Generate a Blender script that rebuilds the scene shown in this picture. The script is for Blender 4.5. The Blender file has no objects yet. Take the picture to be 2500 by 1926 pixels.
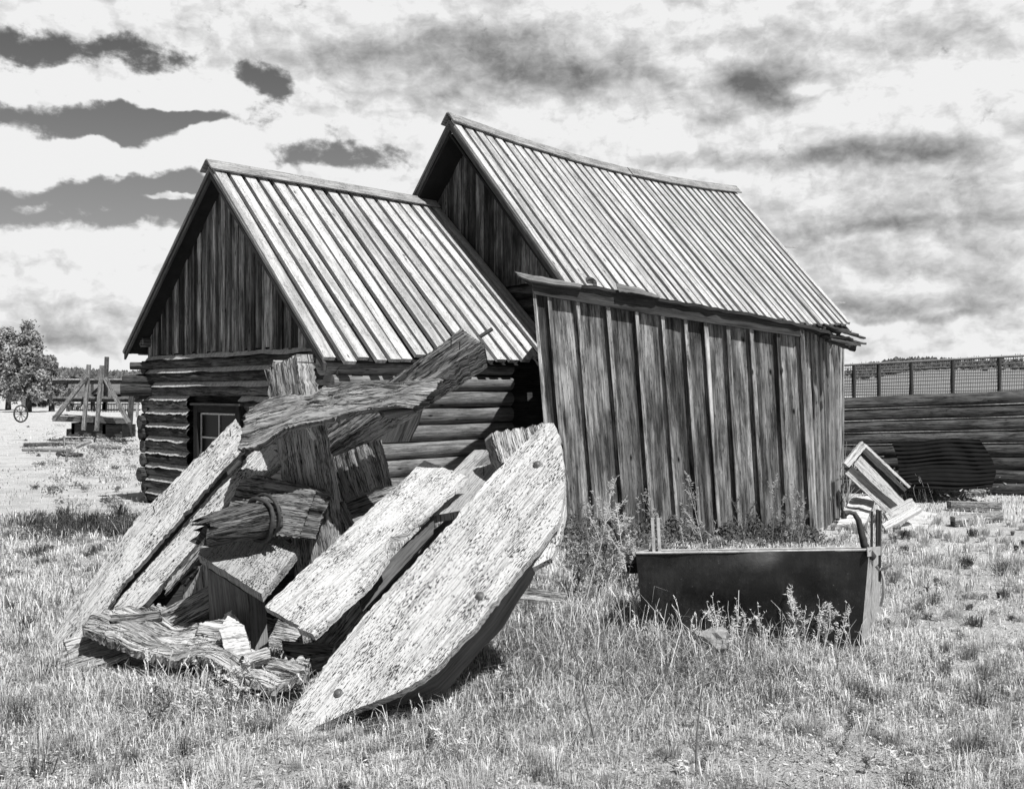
import bpy, math, random
import numpy as np
from mathutils import Vector, noise, Matrix
random.seed(7)
sc = bpy.context.scene
COL = sc.collection
V = Vector
# ------------------------------------------------------------------ camera
F = 2430.0
EYE = 1.6
cam = bpy.data.objects.new('camera', bpy.data.cameras.new('camera'))
COL.objects.link(cam); sc.camera = cam
cam.location = (0, 0, EYE); cam.rotation_euler = (math.radians(90), 0, 0)
cam.data.lens = F/2500*36; cam.data.sensor_width = 36
cam.data.shift_y = -3/2500
cam.data.clip_start = .05; cam.data.clip_end = 6000
def P(px, py, Y): return V(((px-1250)/F*Y, Y, EYE-(py-960)/F*Y))
def G(px, py, z=0.0):
    Y = (EYE-z)*F/(py-960); return P(px, py, Y)
# ------------------------------------------------------------------ sun + exposure
h = math.radians(-9)
Rr = V((.717, .697, 0)); Gm = V((.697, -.717, 0))       # ridge direction / right-hand slope direction
hz = (Gm*math.cos(h) + Rr*math.sin(h)).normalized()
EL = math.radians(55)
SUN = V((hz.x*math.cos(EL), hz.y*math.cos(EL), math.sin(EL)))
sl = bpy.data.lights.new('sun', 'SUN'); sl.energy = 5.0; sl.angle = math.radians(.5); sl.color = (1, .995, .985)
so = bpy.data.objects.new('sun', sl); COL.objects.link(so)
so.rotation_euler = SUN.to_track_quat('Z', 'Y').to_euler()
sc.view_settings.view_transform = 'Standard'; sc.view_settings.look = 'None'
sc.view_settings.exposure = 0.36; sc.view_settings.gamma = 1
# ------------------------------------------------------------------ node helper
class NT:
    def __init__(s, nt): s.nt = nt; s.n = nt.nodes; s.l = nt.links
    def put(s, sock, v):
        if isinstance(v, bpy.types.NodeSocket): s.l.new(v, sock)
        else: sock.default_value = v
    def m(s, op, a, b=0.0, c=0.0, clamp=False):
        n = s.n.new('ShaderNodeMath'); n.operation = op; n.use_clamp = clamp
        s.put(n.inputs[0], a); s.put(n.inputs[1], b); s.put(n.inputs[2], c); return n.outputs[0]
    def vm(s, op, a, b=(0, 0, 0)):
        n = s.n.new('ShaderNodeVectorMath'); n.operation = op
        s.put(n.inputs[0], a); s.put(n.inputs[1], b)
        return n.outputs['Value'] if op in ('LENGTH', 'DOT_PRODUCT') else n.outputs[0]
    def mr(s, v, a, b, c=0.0, d=1.0, smooth=False):
        n = s.n.new('ShaderNodeMapRange'); n.clamp = True
        if smooth: n.interpolation_type = 'SMOOTHSTEP'
        s.put(n.inputs[0], v)
        for i, x in enumerate((a, b, c, d)): s.put(n.inputs[i+1], x)
        return n.outputs[0]
    def noise(s, vec, scale=1.0, detail=4.0, rough=.55, dist=0.0):
        n = s.n.new('ShaderNodeTexNoise'); s.put(n.inputs['Vector'], vec)
        n.inputs['Scale'].default_value = scale; n.inputs['Detail'].default_value = detail
        n.inputs['Roughness'].default_value = rough; n.inputs['Distortion'].default_value = dist
        return n
    def comb(s, x, y, z=0.0):
        n = s.n.new('ShaderNodeCombineXYZ'); s.put(n.inputs[0], x); s.put(n.inputs[1], y); s.put(n.inputs[2], z); return n.outputs[0]
    def sep(s, v):
        n = s.n.new('ShaderNodeSeparateXYZ'); s.put(n.inputs[0], v); return n.outputs
    def grey(s, v): return s.comb(v, v, v)
# ------------------------------------------------------------------ world: Nishita sky + cloud cover, monochrome
w = bpy.data.worlds.new('World'); sc.world = w; w.use_nodes = True; w.cycles.sampling_method = 'MANUAL'; w.cycles.sample_map_resolution = 512
T = NT(w.node_tree); T.n.clear()
out = T.n.new('ShaderNodeOutputWorld'); bg = T.n.new('ShaderNodeBackground'); T.l.new(bg.outputs[0], out.inputs[0])
sky = T.n.new('ShaderNodeTexSky'); sky.sky_type = 'NISHITA'; sky.sun_disc = False
sky.sun_elevation = EL; sky.sun_rotation = math.atan2(SUN.x, SUN.y)
skyr = T.n.new('ShaderNodeSeparateColor'); T.l.new(sky.outputs[0], skyr.inputs[0])
clear = T.m('MULTIPLY', skyr.outputs[0], .045)            # red-filtered blue sky
tc = T.n.new('ShaderNodeTexCoord')
x, y, z = T.sep(tc.outputs['Generated'])
az = T.m('ARCTAN2', x, y); el = T.m('ARCSINE', z)
q = T.comb(az, el)
wn = T.noise(q, 7, 5, .6)
qw = T.vm('ADD', q, T.vm('MULTIPLY', T.vm('SUBTRACT', wn.outputs['Color'], (.5, .5, .5)), (.10, .06, 0)))
def puff(vec, sc_, det=4):
    n = T.n.new('ShaderNodeTexVoronoi'); n.feature = 'F1'; n.inputs['Scale'].default_value = sc_
    n.inputs['Detail'].default_value = det; n.inputs['Roughness'].default_value = .6; n.voronoi_dimensions = '2D'
    try: n.normalize = True
    except Exception: pass
    T.put(n.inputs['Vector'], vec); return n.outputs['Distance']
qs = T.vm('MULTIPLY', T.vm('ADD', q, T.vm('MULTIPLY', T.vm('SUBTRACT', T.noise(q, 26, 3, .6).outputs['Color'], (.5, .5, .5)), (.03, .02, 0))), (1, 1.35, 0))
pf0 = puff(qs, 19); pf1 = puff(T.vm('ADD', qs, (.006, .016, 0)), 19)
HOLES = [(250, 285, 380, 105, -1), (450, 310, 150, 60, -.9), (85, 130, 130, 80, -.9), (320, 125, 180, 58, -.8), (625, 215, 110, 62, -1.1),
 (150, 480, 520, 130, -1), (430, 460, 140, 90, -.6), (800, 388, 210, 48, -.8), (600, 405, 90, 26, -.6),
 (130, 205, 140, 66, 1.2), (230, 165, 90, 50, .6), (440, 226, 250, 48, 1.4), (50, 375, 120, 78, 1.3), (185, 400, 130, 52, 1.3), (340, 415, 130, 40, 1.3), (240, 375, 60, 30, .6),
 (530, 375, 140, 72, 1.5), (540, 335, 70, 34, .7), (420, 492, 110, 14, 1.3), (230, 670, 520, 120, 1.2), (75, 500, 80, 20, .5)]
GREYS = [(1730, 278, 90, 26, -.22), (2110, 768, 70, 12, -.2), (2290, 760, 80, 12, -.2), (130, 200, 170, 60, .14), (440, 222, 260, 55, .14), (60, 370, 150, 80, .14), (240, 400, 240, 50, .14), (530, 365, 170, 80, .14), (220, 600, 420, 60, .10), (1100, 60, 600, 40, .06), (2300, 230, 260, 80, .08), (1350, 420, 500, 40, .04), (1250, 150, 480, 110, -.24), (900, 115, 360, 80, -.12), (1400, 185, 240, 50, -.20), (1060, 235, 200, 40, -.10), (1850, 205, 170, 62, -.34), (1890, 150, 130, 100, -.16),
 (1970, 205, 55, 20, .30), (1960, 385, 420, 34, -.22), (2250, 375, 220, 44, -.24), (2100, 545, 460, 90, -.16), (2170, 555, 260, 18, -.18), (2150, 738, 300, 36, -.22),
 (2050, 690, 220, 80, -.10), (300, 820, 360, 26, -.10), (130, 770, 180, 60, -.13), (1750, 480, 260, 40, -.08), (2250, 120, 240, 80, -.12), (2420, 600, 140, 180, -.12),
 (760, 300, 300, 50, .08), (1500, 310, 330, 60, .06), (900, 500, 400, 100, .05), (2330, 900, 300, 40, .04), (700, 130, 200, 60, -.06)]
def field(lst, base, o_, i_, warp):
    acc = base
    for (bx, by, rx, ry, am) in lst:
        a = math.atan((bx-1250)/F); e = math.atan((960-by)/F*math.cos(a))
        d = T.vm('LENGTH', T.vm('MULTIPLY', T.vm('SUBTRACT', warp, (a, e, 0)), (F/rx, F/ry, 0)))
        acc = T.m('ADD', acc, T.mr(d, o_, i_, 0, am, True))
    return acc
cov = field(HOLES, .95, 1.2, .3, qw)
cov = T.m('ADD', cov, T.m('MULTIPLY', T.m('SUBTRACT', .42, pf0), 1.3))
fb = T.noise(T.comb(T.m('MULTIPLY', az, 40), T.m('MULTIPLY', el, 60)), 1, 5, .65, .2).outputs[0]
cov = T.m('ADD', cov, T.m('MULTIPLY', T.m('SUBTRACT', fb, .5), 1.15))
fb2 = T.noise(T.comb(T.m('MULTIPLY', az, 15), T.m('MULTIPLY', el, 30)), 1, 7, .68, .8).outputs[0]
cov = T.m('ADD', cov, T.m('MULTIPLY', T.m('SUBTRACT', fb2, .5), .9))
alpha = T.mr(cov, .30, .86, 0, 1, True)
n1 = T.noise(T.comb(T.m('MULTIPLY', az, 6.5), T.m('MULTIPLY', el, 17)), 1, 6, .62, .5)
n2 = T.noise(T.comb(T.m('MULTIPLY', az, 24), T.m('MULTIPLY', el, 52)), 1, 5, .66, .3)
grey = field(GREYS, .905, 1.3, 0, qw)
relief = T.m('SUBTRACT', pf1, pf0)
grey = T.m('ADD', grey, T.m('MULTIPLY', relief, .48))
grey = T.m('ADD', grey, T.m('MULTIPLY', T.m('SUBTRACT', n1.outputs[0], .5), .34))
grey = T.m('ADD', grey, T.m('MULTIPLY', T.m('SUBTRACT', n2.outputs[0], .5), .34))
grey = T.m('MINIMUM', T.m('MAXIMUM', grey, .42), .93)
skyt = T.mr(el, .02, .34, .76, .36)
tone = T.m('ADD', T.m('MULTIPLY', grey, alpha), T.m('MULTIPLY', skyt, T.m('SUBTRACT', 1.0, alpha)))
lum = T.m('MULTIPLY', T.m('POWER', tone, 2.2), .80)
fade = T.m('MAXIMUM', T.mr(el, .36, .55, 0, 1, True), T.mr(T.m('ABSOLUTE', az), .66, 1.0, 0, 1, True))
lum = T.m('ADD', T.m('MULTIPLY', lum, T.m('SUBTRACT', 1.0, T.m('MULTIPLY', fade, .94))), T.m('MULTIPLY', clear, fade))
T.put(bg.inputs[0], T.grey(lum)); bg.inputs[1].default_value = 1.0
# ------------------------------------------------------------------ materials
def mat_new(name):
    m = bpy.data.materials.new(name); m.use_nodes = True
    t = NT(m.node_tree); t.n.clear()
    o = t.n.new('ShaderNodeOutputMaterial'); b = t.n.new('ShaderNodeBsdfPrincipled')
    t.l.new(b.outputs[0], o.inputs[0]); b.inputs['Specular IOR Level'].default_value = .15
    return m, t, b
def wood(name, lo, hi, dash=0.0, grain=90, gu=4, crack=.5, blot=.4, bump=.004, knots=.3, dashu=26, dashv=95, rough=.9, stain=0.0):
    m, t, b = mat_new(name)
    uv = t.n.new('ShaderNodeUVMap'); uv.uv_map = 'UVMap'
    at = t.n.new('ShaderNodeAttribute'); at.attribute_name = 'tone'
    u, v, _ = t.sep(uv.outputs[0])
    warp = t.noise(t.comb(t.m('MULTIPLY', u, 2.2), t.m('MULTIPLY', v, 5)), 1, 3)
    v2 = t.m('ADD', v, t.m('MULTIPLY', t.m('SUBTRACT', warp.outputs[0], .5), .014))
    g = t.noise(t.comb(t.m('MULTIPLY', u, gu), t.m('MULTIPLY', v2, grain)), 1, 7, .68)
    bl = t.noise(t.comb(t.m('MULTIPLY', u, 2.3), t.m('MULTIPLY', v2, 11)), 1, 5, .6)
    val = t.mr(g.outputs[0], .34, .66)
    val = t.m('ADD', t.m('MULTIPLY', val, 1-blot), t.m('MULTIPLY', t.mr(bl.outputs[0], .36, .64), blot))
    ht = g.outputs[0]; mk = 1.0
    if crack:
        c = t.noise(t.comb(t.m('MULTIPLY', u, .9), t.m('MULTIPLY', v2, 30)), 1, 5, .6)
        cr = t.mr(t.m('ABSOLUTE', t.m('SUBTRACT', c.outputs[0], .5)), .004, .018)
        c3 = t.noise(t.comb(t.m('MULTIPLY', u, .55), t.m('MULTIPLY', v2, 13)), 1, 6, .62)
        cr = t.m('MULTIPLY', cr, t.mr(t.m('ABSOLUTE', t.m('SUBTRACT', c3.outputs[0], .53)), .002, .011))
        mk = t.m('MULTIPLY', mk, t.m('ADD', 1-crack, t.m('MULTIPLY', cr, crack)))
        ht = t.m('ADD', ht, t.m('MULTIPLY', cr, .5*crack))
    if dash:
        dn = t.noise(t.comb(t.m('MULTIPLY', u, dashu), t.m('MULTIPLY', v2, dashv)), 1, 3, .6, .4)
        dm = t.noise(t.comb(t.m('MULTIPLY', u, 5), t.m('MULTIPLY', v, 7)), 1, 3)
        th = t.m('SUBTRACT', .565, t.m('MULTIPLY', t.m('SUBTRACT', dm.outputs[0], .5), .42))
        dk = t.mr(t.m('SUBTRACT', dn.outputs[0], th), 0, .05)
        mk = t.m('MULTIPLY', mk, t.m('SUBTRACT', 1.0, t.m('MULTIPLY', dk, dash)))
        ht = t.m('SUBTRACT', ht, t.m('MULTIPLY', dk, .6))
    if stain:
        s1 = t.noise(t.comb(t.m('MULTIPLY', u, .75), t.m('MULTIPLY', v2, 8)), 1, 7, .66)
        mk = t.m('MULTIPLY', mk, t.mr(s1.outputs[0], .40, .60, 1+stain*.35, 1-stain, True))
        s2 = t.noise(t.comb(t.m('MULTIPLY', u, 7), t.m('MULTIPLY', v, 30)), 1, 4, .6)
        mk = t.m('MULTIPLY', mk, t.mr(s2.outputs[0], .64, .70, 1, 1-stain))
    if knots:
        vo = t.n.new('ShaderNodeTexVoronoi'); t.put(vo.inputs['Vector'], t.comb(t.m('MULTIPLY', u, 2.6), t.m('MULTIPLY', v, 7)))
        vo.inputs['Scale'].default_value = 1
        kn = t.mr(vo.outputs['Distance'], .05, .13)
        rnd = t.sep(vo.outputs['Color'])[0]
        kk = t.m('MULTIPLY', t.m('SUBTRACT', 1.0, kn), t.m('GREATER_THAN', rnd, .45))
        mk = t.m('MULTIPLY', mk, t.m('SUBTRACT', 1.0, t.m('MULTIPLY', kk, knots)))
    col = t.m('ADD', lo, t.m('MULTIPLY', val, hi-lo))
    col = t.m('MULTIPLY', t.m('MULTIPLY', col, mk), at.outputs['Fac'])
    t.put(b.inputs['Base Color'], t.grey(col)); b.inputs['Roughness'].default_value = rough
    bp = t.n.new('ShaderNodeBump'); bp.inputs['Strength'].default_value = 1; bp.inputs['Distance'].default_value = bump
    t.put(bp.inputs['Height'], ht); t.l.new(bp.outputs[0], b.inputs['Normal'])
    return m
def plain(name, c, rough=.7, var=.3, scale=8, bump=0.0, metal=0.0, spec=.3, det=5):
    m, t, b = mat_new(name)
    tcn = t.n.new('ShaderNodeTexCoord')
    n = t.noise(tcn.outputs['Object'], scale, det, .65)
    f = t.mr(n.outputs[0], .3, .7, 1-var, 1+var)
    t.put(b.inputs['Base Color'], t.grey(t.m('MULTIPLY', f, c))); b.inputs['Roughness'].default_value = rough
    b.inputs['Metallic'].default_value = metal; b.inputs['Specular IOR Level'].default_value = spec
    if bump:
        bp = t.n.new('ShaderNodeBump'); bp.inputs['Strength'].default_value = 1; bp.inputs['Distance'].default_value = bump
        t.put(bp.inputs['Height'], n.outputs[0]); t.l.new(bp.outputs[0], b.inputs['Normal'])
    return m
M = {}
M['roof'] = wood('roof_board_wood', .38, .60, dash=.42, grain=80, gu=2, crack=.4, blot=.35, bump=.0015, knots=.85, stain=.3, dashu=26, dashv=75)
M['gap'] = plain('roof_gap_wood', .012, .95, .4, 6)
M['ridge'] = wood('ridge_board_wood', .12, .42, dash=.5, grain=70, gu=3, bump=.002)
M['gable'] = wood('gable_plank_wood', .006, .34, grain=75, gu=1.1, crack=.8, blot=.6, bump=.004, knots=.85, stain=.6)
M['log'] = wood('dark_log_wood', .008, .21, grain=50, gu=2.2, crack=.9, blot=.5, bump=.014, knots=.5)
M['loglit'] = wood('lit_brown_log_wood', .05, .30, grain=50, gu=1.4, crack=.6, blot=.5, bump=.004, knots=.9)  # lighter copy of the log wood, sunlight put into its colour
M['chink'] = plain('chinking_mortar', .36, .95, .5, 22, .006)
M['shed'] = wood('shed_board_wood', .010, .38, grain=60, gu=.8, crack=.7, blot=.55, bump=.003, knots=.97, stain=.62)
M['shedside'] = wood('shed_side_wood', .01, .5, grain=60, gu=1, crack=.85, blot=.6, bump=.004, knots=.5)
M['fascia'] = wood('fascia_wood', .02, .16, grain=70, gu=1.5, crack=.5, blot=.5, bump=.002)
M['oak'] = wood('bleached_oak_wood', .44, .66, dash=.92, grain=120, gu=7, crack=.5, blot=.3, bump=.004, knots=.0, dashu=42, dashv=165)
M['oak2'] = wood('grey_timber_wood', .13, .62, dash=.6, grain=150, gu=4, crack=.93, blot=.35, bump=.008, knots=.3, dashu=20, dashv=130)
M['rot'] = wood('rotten_timber_wood', .05, .62, dash=.5, grain=110, gu=4, crack=.97, blot=.45, bump=.016, knots=.0, dashu=10, dashv=110)
M['darkwood'] = wood('dark_timber_wood', .015, .12, grain=100, gu=4, crack=.6, blot=.4, bump=.004)
M['smooth'] = wood('smooth_grey_wood', .10, .36, grain=120, gu=2.5, crack=.4, blot=.4, bump=.0015, knots=.2)
M['pale'] = wood('pale_board_wood', .40, .68, dash=.4, grain=60, gu=2, crack=.7, blot=.3, bump=.001, knots=.5)
M['iron'] = plain('rusty_iron', .035, .7, .5, 30, .002, 0, .4)
M['bolt'] = plain('bolt_iron', .09, .5, .4, 40, .001, 0, .5)
m, t, b = mat_new('black_tank_paint'); M['tank'] = m
po = t.n.new('ShaderNodeTexCoord').outputs['Object']
d1 = t.noise(po, 5, 8, .7); d2 = t.noise(t.vm('MULTIPLY', po, (30, 30, 3)), 1, 6, .7); d3 = t.noise(po, 40, 6, .7)
dust = t.m('MULTIPLY', t.mr(d1.outputs[0], .45, .72), t.mr(d2.outputs[0], .35, .65))
t.put(b.inputs['Base Color'], t.grey(t.m('ADD', .005, t.m('ADD', t.m('MULTIPLY', dust, .028), t.m('MULTIPLY', t.mr(d3.outputs[0], .66, .72), .08)))))
t.put(b.inputs['Roughness'], t.mr(d1.outputs[0], .3, .7, .35, .75)); b.inputs['Specular IOR Level'].default_value = .4
bp = t.n.new('ShaderNodeBump'); bp.inputs['Distance'].default_value = .006; t.put(bp.inputs['Height'], d1.outputs[0]); t.l.new(bp.outputs[0], b.inputs['Normal'])
M['tankside'] = plain('pale_lit_tank_steel', .34, .6, .4, 20, .001, 0, .4)  # lighter steel, sunlight put into the colour of tank side and rim
M['glass'] = plain('window_glass', .004, .35, .2, 3, 0, 0, .12)
M['sash'] = plain('sash_paint', .55, .8, .3, 30)
M['frame'] = wood('window_frame_wood', .02, .07, grain=80, bump=.002)
M['rock'] = plain('rock_stone', .26, .95, .5, 14, .02)
M['corr'] = plain('rusted_roofing', .006, .85, .6, 4, .002, 0, .12)
M['wire'] = plain('galvanised_wire', .12, .5, .3, 10)
M['post'] = wood('fence_post_wood', .03, .14, grain=60)
M['leafT'] = None
def attr_mat(name, rough=.8, trans=.25, spec=.2):
    m, t, b = mat_new(name)
    at = t.n.new('ShaderNodeAttribute'); at.attribute_name = 'tone'
    t.put(b.inputs['Base Color'], t.grey(at.outputs['Fac'])); b.inputs['Roughness'].default_value = rough
    b.inputs['Specular IOR Level'].default_value = spec
    if trans:
        tr = t.n.new('ShaderNodeBsdfTranslucent'); t.put(tr.inputs[0], t.grey(at.outputs['Fac']))
        mx = t.n.new('ShaderNodeMixShader'); mx.inputs[0].default_value = trans
        t.l.new(b.outputs[0], mx.inputs[1]); t.l.new(tr.outputs[0], mx.inputs[2])
        o = [n for n in t.n if n.type == 'OUTPUT_MATERIAL'][0]; t.l.new(mx.outputs[0], o.inputs[0])
    return m
M['grass'] = attr_mat('dry_grass_blades'); M['leaf'] = attr_mat('leaf_foliage', trans=.2); M['stem'] = attr_mat('plant_stem', trans=0)
# ground
m, t, b = mat_new('dry_ground'); M['ground'] = m
g = t.n.new('ShaderNodeNewGeometry').outputs['Position']
a1 = t.noise(g, 85, 8, .8); a2 = t.noise(g, 1.6, 5, .6); a3 = t.noise(g, .28, 4, .6)
sp = t.mr(a1.outputs[0], .38, .52, .18, 1)
big = t.mr(a2.outputs[0], .33, .58, .72, 1)
col = t.m('MULTIPLY', t.m('MULTIPLY', sp, big), .62)
t.put(b.inputs['Base Color'], t.grey(col)); b.inputs['Roughness'].default_value = 1
bp = t.n.new('ShaderNodeBump'); bp.inputs['Strength'].default_value = 1; bp.inputs['Distance'].default_value = .02
t.put(bp.inputs['Height'], a1.outputs[0]); t.l.new(bp.outputs[0], b.inputs['Normal'])
# ------------------------------------------------------------------ object helpers
def tag(o, label=None, cat=None, group=None, kind=None):
    if label: o['label'] = label
    if cat: o['category'] = cat
    if group: o['group'] = group
    if kind: o['kind'] = kind
    return o
def empty(name, loc, label, cat, group=None):
    o = bpy.data.objects.new(name, None); COL.objects.link(o); o.location = loc; o.empty_display_size = .1
    return tag(o, label, cat, group)
class MB:
    def __init__(s): s.v = []; s.f = []; s.uv = []; s.t = []; s.mi = []; s.sm = []
    def face(s, pts, uvs, tone=1.0, mi=0, smooth=False):
        k = len(s.v); s.v += [tuple(p) for p in pts]; s.f.append(tuple(range(k, k+len(pts))))
        s.uv += uvs; s.t += [tone]*len(pts); s.mi.append(mi); s.sm.append(smooth)
    def grid(s, rows, uvs, tone=1.0, mi=0, smooth=True):
        k = len(s.v); n = len(rows); c = len(rows[0])
        for r in rows: s.v += [tuple(p) for p in r]
        s.t += [tone]*(n*c)
        for i in range(n-1):
            for j in range(c-1):
                s.f.append((k+i*c+j, k+i*c+j+1, k+(i+1)*c+j+1, k+(i+1)*c+j))
                s.uv += [uvs[i][j], uvs[i][j+1], uvs[i+1][j+1], uvs[i+1][j]]
                s.mi.append(mi); s.sm.append(smooth)
    def board(s, p0, p1, wv, tv, tone=1.0, mi=0, u0=None):
        """box from p0 to p1 (length), width vector wv, thickness vector tv"""
        u0 = random.uniform(0, 40) if u0 is None else u0; v0 = random.uniform(0, 40)
        L = (p1-p0).length; W = wv.length; H = tv.length
        a, b, c, d = p0, p1, p1+wv, p0+wv; A, B, C, D = a+tv, b+tv, c+tv, d+tv
        f = s.face
        f([A, B, C, D], [(u0, v0), (u0+L, v0), (u0+L, v0+W), (u0, v0+W)], tone, mi)
        f([d, c, b, a], [(u0, v0+W+1), (u0+L, v0+W+1), (u0+L, v0+1), (u0, v0+1)], tone, mi)
        f([a, b, B, A], [(u0, v0-H), (u0+L, v0-H), (u0+L, v0), (u0, v0)], tone, mi)
        f([D, C, c, d], [(u0, v0+W), (u0+L, v0+W), (u0+L, v0+W+H), (u0, v0+W+H)], tone, mi)
        f([a, A, D, d], [(u0, v0), (u0+H, v0), (u0+H, v0+W), (u0, v0+W)], tone*.9, mi)
        f([b, c, C, B], [(u0, v0), (u0, v0+W), (u0+H, v0+W), (u0+H, v0)], tone*.9, mi)
    def log(s, p0, p1, r0, r1, tone=1.0, mi=0, n=12, seg=10, rough=.06, sq=1.0, upv=V((0, 0, 1)), cap=True):
        d = (p1-p0); L = d.length; d.normalize(); a = upv.cross(d)
        if a.length < .01: a = V((1, 0, 0)).cross(d)
        a.normalize(); b_ = d.cross(a)
        u0 = random.uniform(0, 40); v0 = random.uniform(0, 40); sd = random.uniform(0, 90)
        rows = []; uvs = []
        for i in range(seg+1):
            q_ = i/seg; c = p0.lerp(p1, q_); r = r0+(r1-r0)*q_
            row = []; ur = []
            for j in range(n+1):
                th = 2*math.pi*(j % n)/n
                cx, sx = math.cos(th), math.sin(th)
                k = 1/(max(abs(cx), abs(sx)))*(1-sq)+sq
                rr = r*k*(1+rough*2*noise.noise(V((cx*1.3+sd, sx*1.3, q_*L*1.6))))
                row.append(c+a*cx*rr+b_*sx*rr); ur.append((u0+q_*L, v0+j/n*2*math.pi*r0))
            rows.append(row); uvs.append(ur)
        s.grid(rows, uvs, tone, mi, True)
        if cap:
            for (row, sg) in ((rows[0], -1), (rows[-1], 1)):
                s.face(row[:n], [(u0+(p-p0).dot(a), v0+(p-p0).dot(b_)*.3) for p in row[:n]], tone*1.1, mi)
    def tube(s, pts, rad, tone=1.0, mi=0, n=5):
        rows = []; uvs = []; u = 0
        rad = rad if isinstance(rad, (list, tuple)) else [rad]*len(pts)
        for i, p in enumerate(pts):
            d = (pts[min(i+1, len(pts)-1)]-pts[max(i-1, 0)]).normalized()
            a = d.cross(V((.31, .92, .2))).normalized(); b_ = d.cross(a)
            if i: u += (p-pts[i-1]).length
            rows.append([p+a*math.cos(2*math.pi*j/n)*rad[i]+b_*math.sin(2*math.pi*j/n)*rad[i] for j in range(n+1)])
            uvs.append([(u, j*.02) for j in range(n+1)])
        s.grid(rows, uvs, tone, mi, True)
        for row in (rows[0], rows[-1]): s.face(row[:n], [(0, 0)]*n, tone, mi)
    def loft(s, A, B, th, nu=30, nv=7, rough=.004, rag0=0.0, rag1=0.0, edge=.004, tdir=None, tone=1.0, mi=0, endmi=None, wave=None, groove=0.0):
        def rs(pl, n):
            ds = [0]
            for i in range(1, len(pl)): ds.append(ds[-1]+(pl[i]-pl[i-1]).length)
            o = []
            for k in range(n+1):
                d = ds[-1]*k/n; i = 1
                while i < len(ds)-1 and ds[i] < d: i += 1
                q_ = (d-ds[i-1])/max(1e-9, ds[i]-ds[i-1]); o.append(pl[i-1].lerp(pl[i], min(1, q_)))
            return o
        A = rs(A, nu); B = rs(B, nu)
        g = ((A[-1]+B[-1])-(A[0]+B[0])).normalized()
        cr = V((0, 0, 0))
        for i in range(0, nu): cr += (A[i+1]-A[i]).cross(B[i]-A[i])+(B[i+1]-B[i]).cross(B[i]-A[i])
        N = cr.normalized(); c = (A[nu//2]+B[nu//2])/2
        if N.dot(V((0, 0, EYE))-c) < 0: N = -N
        W = N.cross(g).normalized()
        Tv = (-N*th) if tdir is None else tdir.normalized()*th
        sd = random.uniform(0, 99); o = A[0]
        u0 = random.uniform(0, 40); v0 = random.uniform(0, 40)
        rows = []; uvs = []
        for i in range(nu+1):
            row = []; ur = []
            e1 = edge*noise.noise(V((i*.9, sd, 0)))*2; e2 = edge*noise.noise(V((i*.9, sd+9, 0)))*2
            cr_ = (B[i]-A[i]); cl = max(1e-6, cr_.length); cu = cr_/cl
            for j in range(nv+1):
                q_ = j/nv; p = A[i].lerp(B[i], q_)+cu*(e1*(1-q_)+e2*q_)
                uu = (p-o).dot(g); vv = (p-o).dot(W)
                if i == 0: p = p+g*rag0*(.5+noise.noise(V((vv*38, sd, 1)))+.4*noise.noise(V((vv*120, sd, 1))))
                if i == nu: p = p-g*rag1*(.5+noise.noise(V((vv*38, sd, 5)))+.4*noise.noise(V((vv*120, sd, 5))))
                dn = rough*(noise.noise(V((uu*6+sd, vv*28, 0)))+.6*noise.noise(V((uu*2.2, vv*7+sd, 3))))*1.4
                if wave: dn += wave(i/nu, q_)
                if groove: dn -= groove*max(0, .35-abs(noise.noise(V((uu*1.8+sd, vv*34+.5*noise.noise(V((uu*4, vv*9, sd))), 7)))))*2.2
                p = p+N*dn
                row.append(p); ur.append((u0+uu, v0+vv))
            rows.append(row); uvs.append(ur)
        s.grid(rows, uvs, tone, mi, True)
        back = [[p+Tv for p in r] for r in rows]
        s.grid(back, uvs, tone, mi, True)
        L = g; em = mi if endmi is None else endmi
        for j0 in (0, nv):
            s.grid([[rows[i][j0], rows[i][j0]+Tv*.5, back[i][j0]] for i in range(nu+1)], [[uvs[i][j0], (uvs[i][j0][0], uvs[i][j0][1]+th*.5), (uvs[i][j0][0], uvs[i][j0][1]+th)] for i in range(nu+1)], tone*.95, mi, True)
        for i0 in (0, nu):
            s.grid([[rows[i0][j], rows[i0][j]+Tv*.5, back[i0][j]] for j in range(nv+1)], [[(u0+.3*k*th, v0+uvs[i0][j][1]) for k in range(3)] for j in range(nv+1)], tone*.85, em, True)
    def build(s, name, mats, parent=None):
        me = bpy.data.meshes.new(name); me.from_pydata(s.v, [], s.f)
        uvl = me.uv_layers.new(name='UVMap'); uvl.data.foreach_set('uv', [c for p in s.uv for c in p])
        at = me.attributes.new('tone', 'FLOAT', 'POINT'); at.data.foreach_set('value', s.t)
        mats = mats if isinstance(mats, (list, tuple)) else [mats]
        for mm in mats: me.materials.append(mm)
        me.polygons.foreach_set('material_index', s.mi); me.polygons.foreach_set('use_smooth', s.sm)
        o = bpy.data.objects.new(name, me); COL.objects.link(o)
        if parent is not None:
            o.parent = parent; o.matrix_parent_inverse = Matrix.Translation(-V(parent.location))
        return o
def single(name, mb, mats, label, cat, group=None, kind=None):
    return tag(mb.build(name, mats), label, cat, group, kind)
R = random.uniform
Z = V((0, 0, 1))
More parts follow.
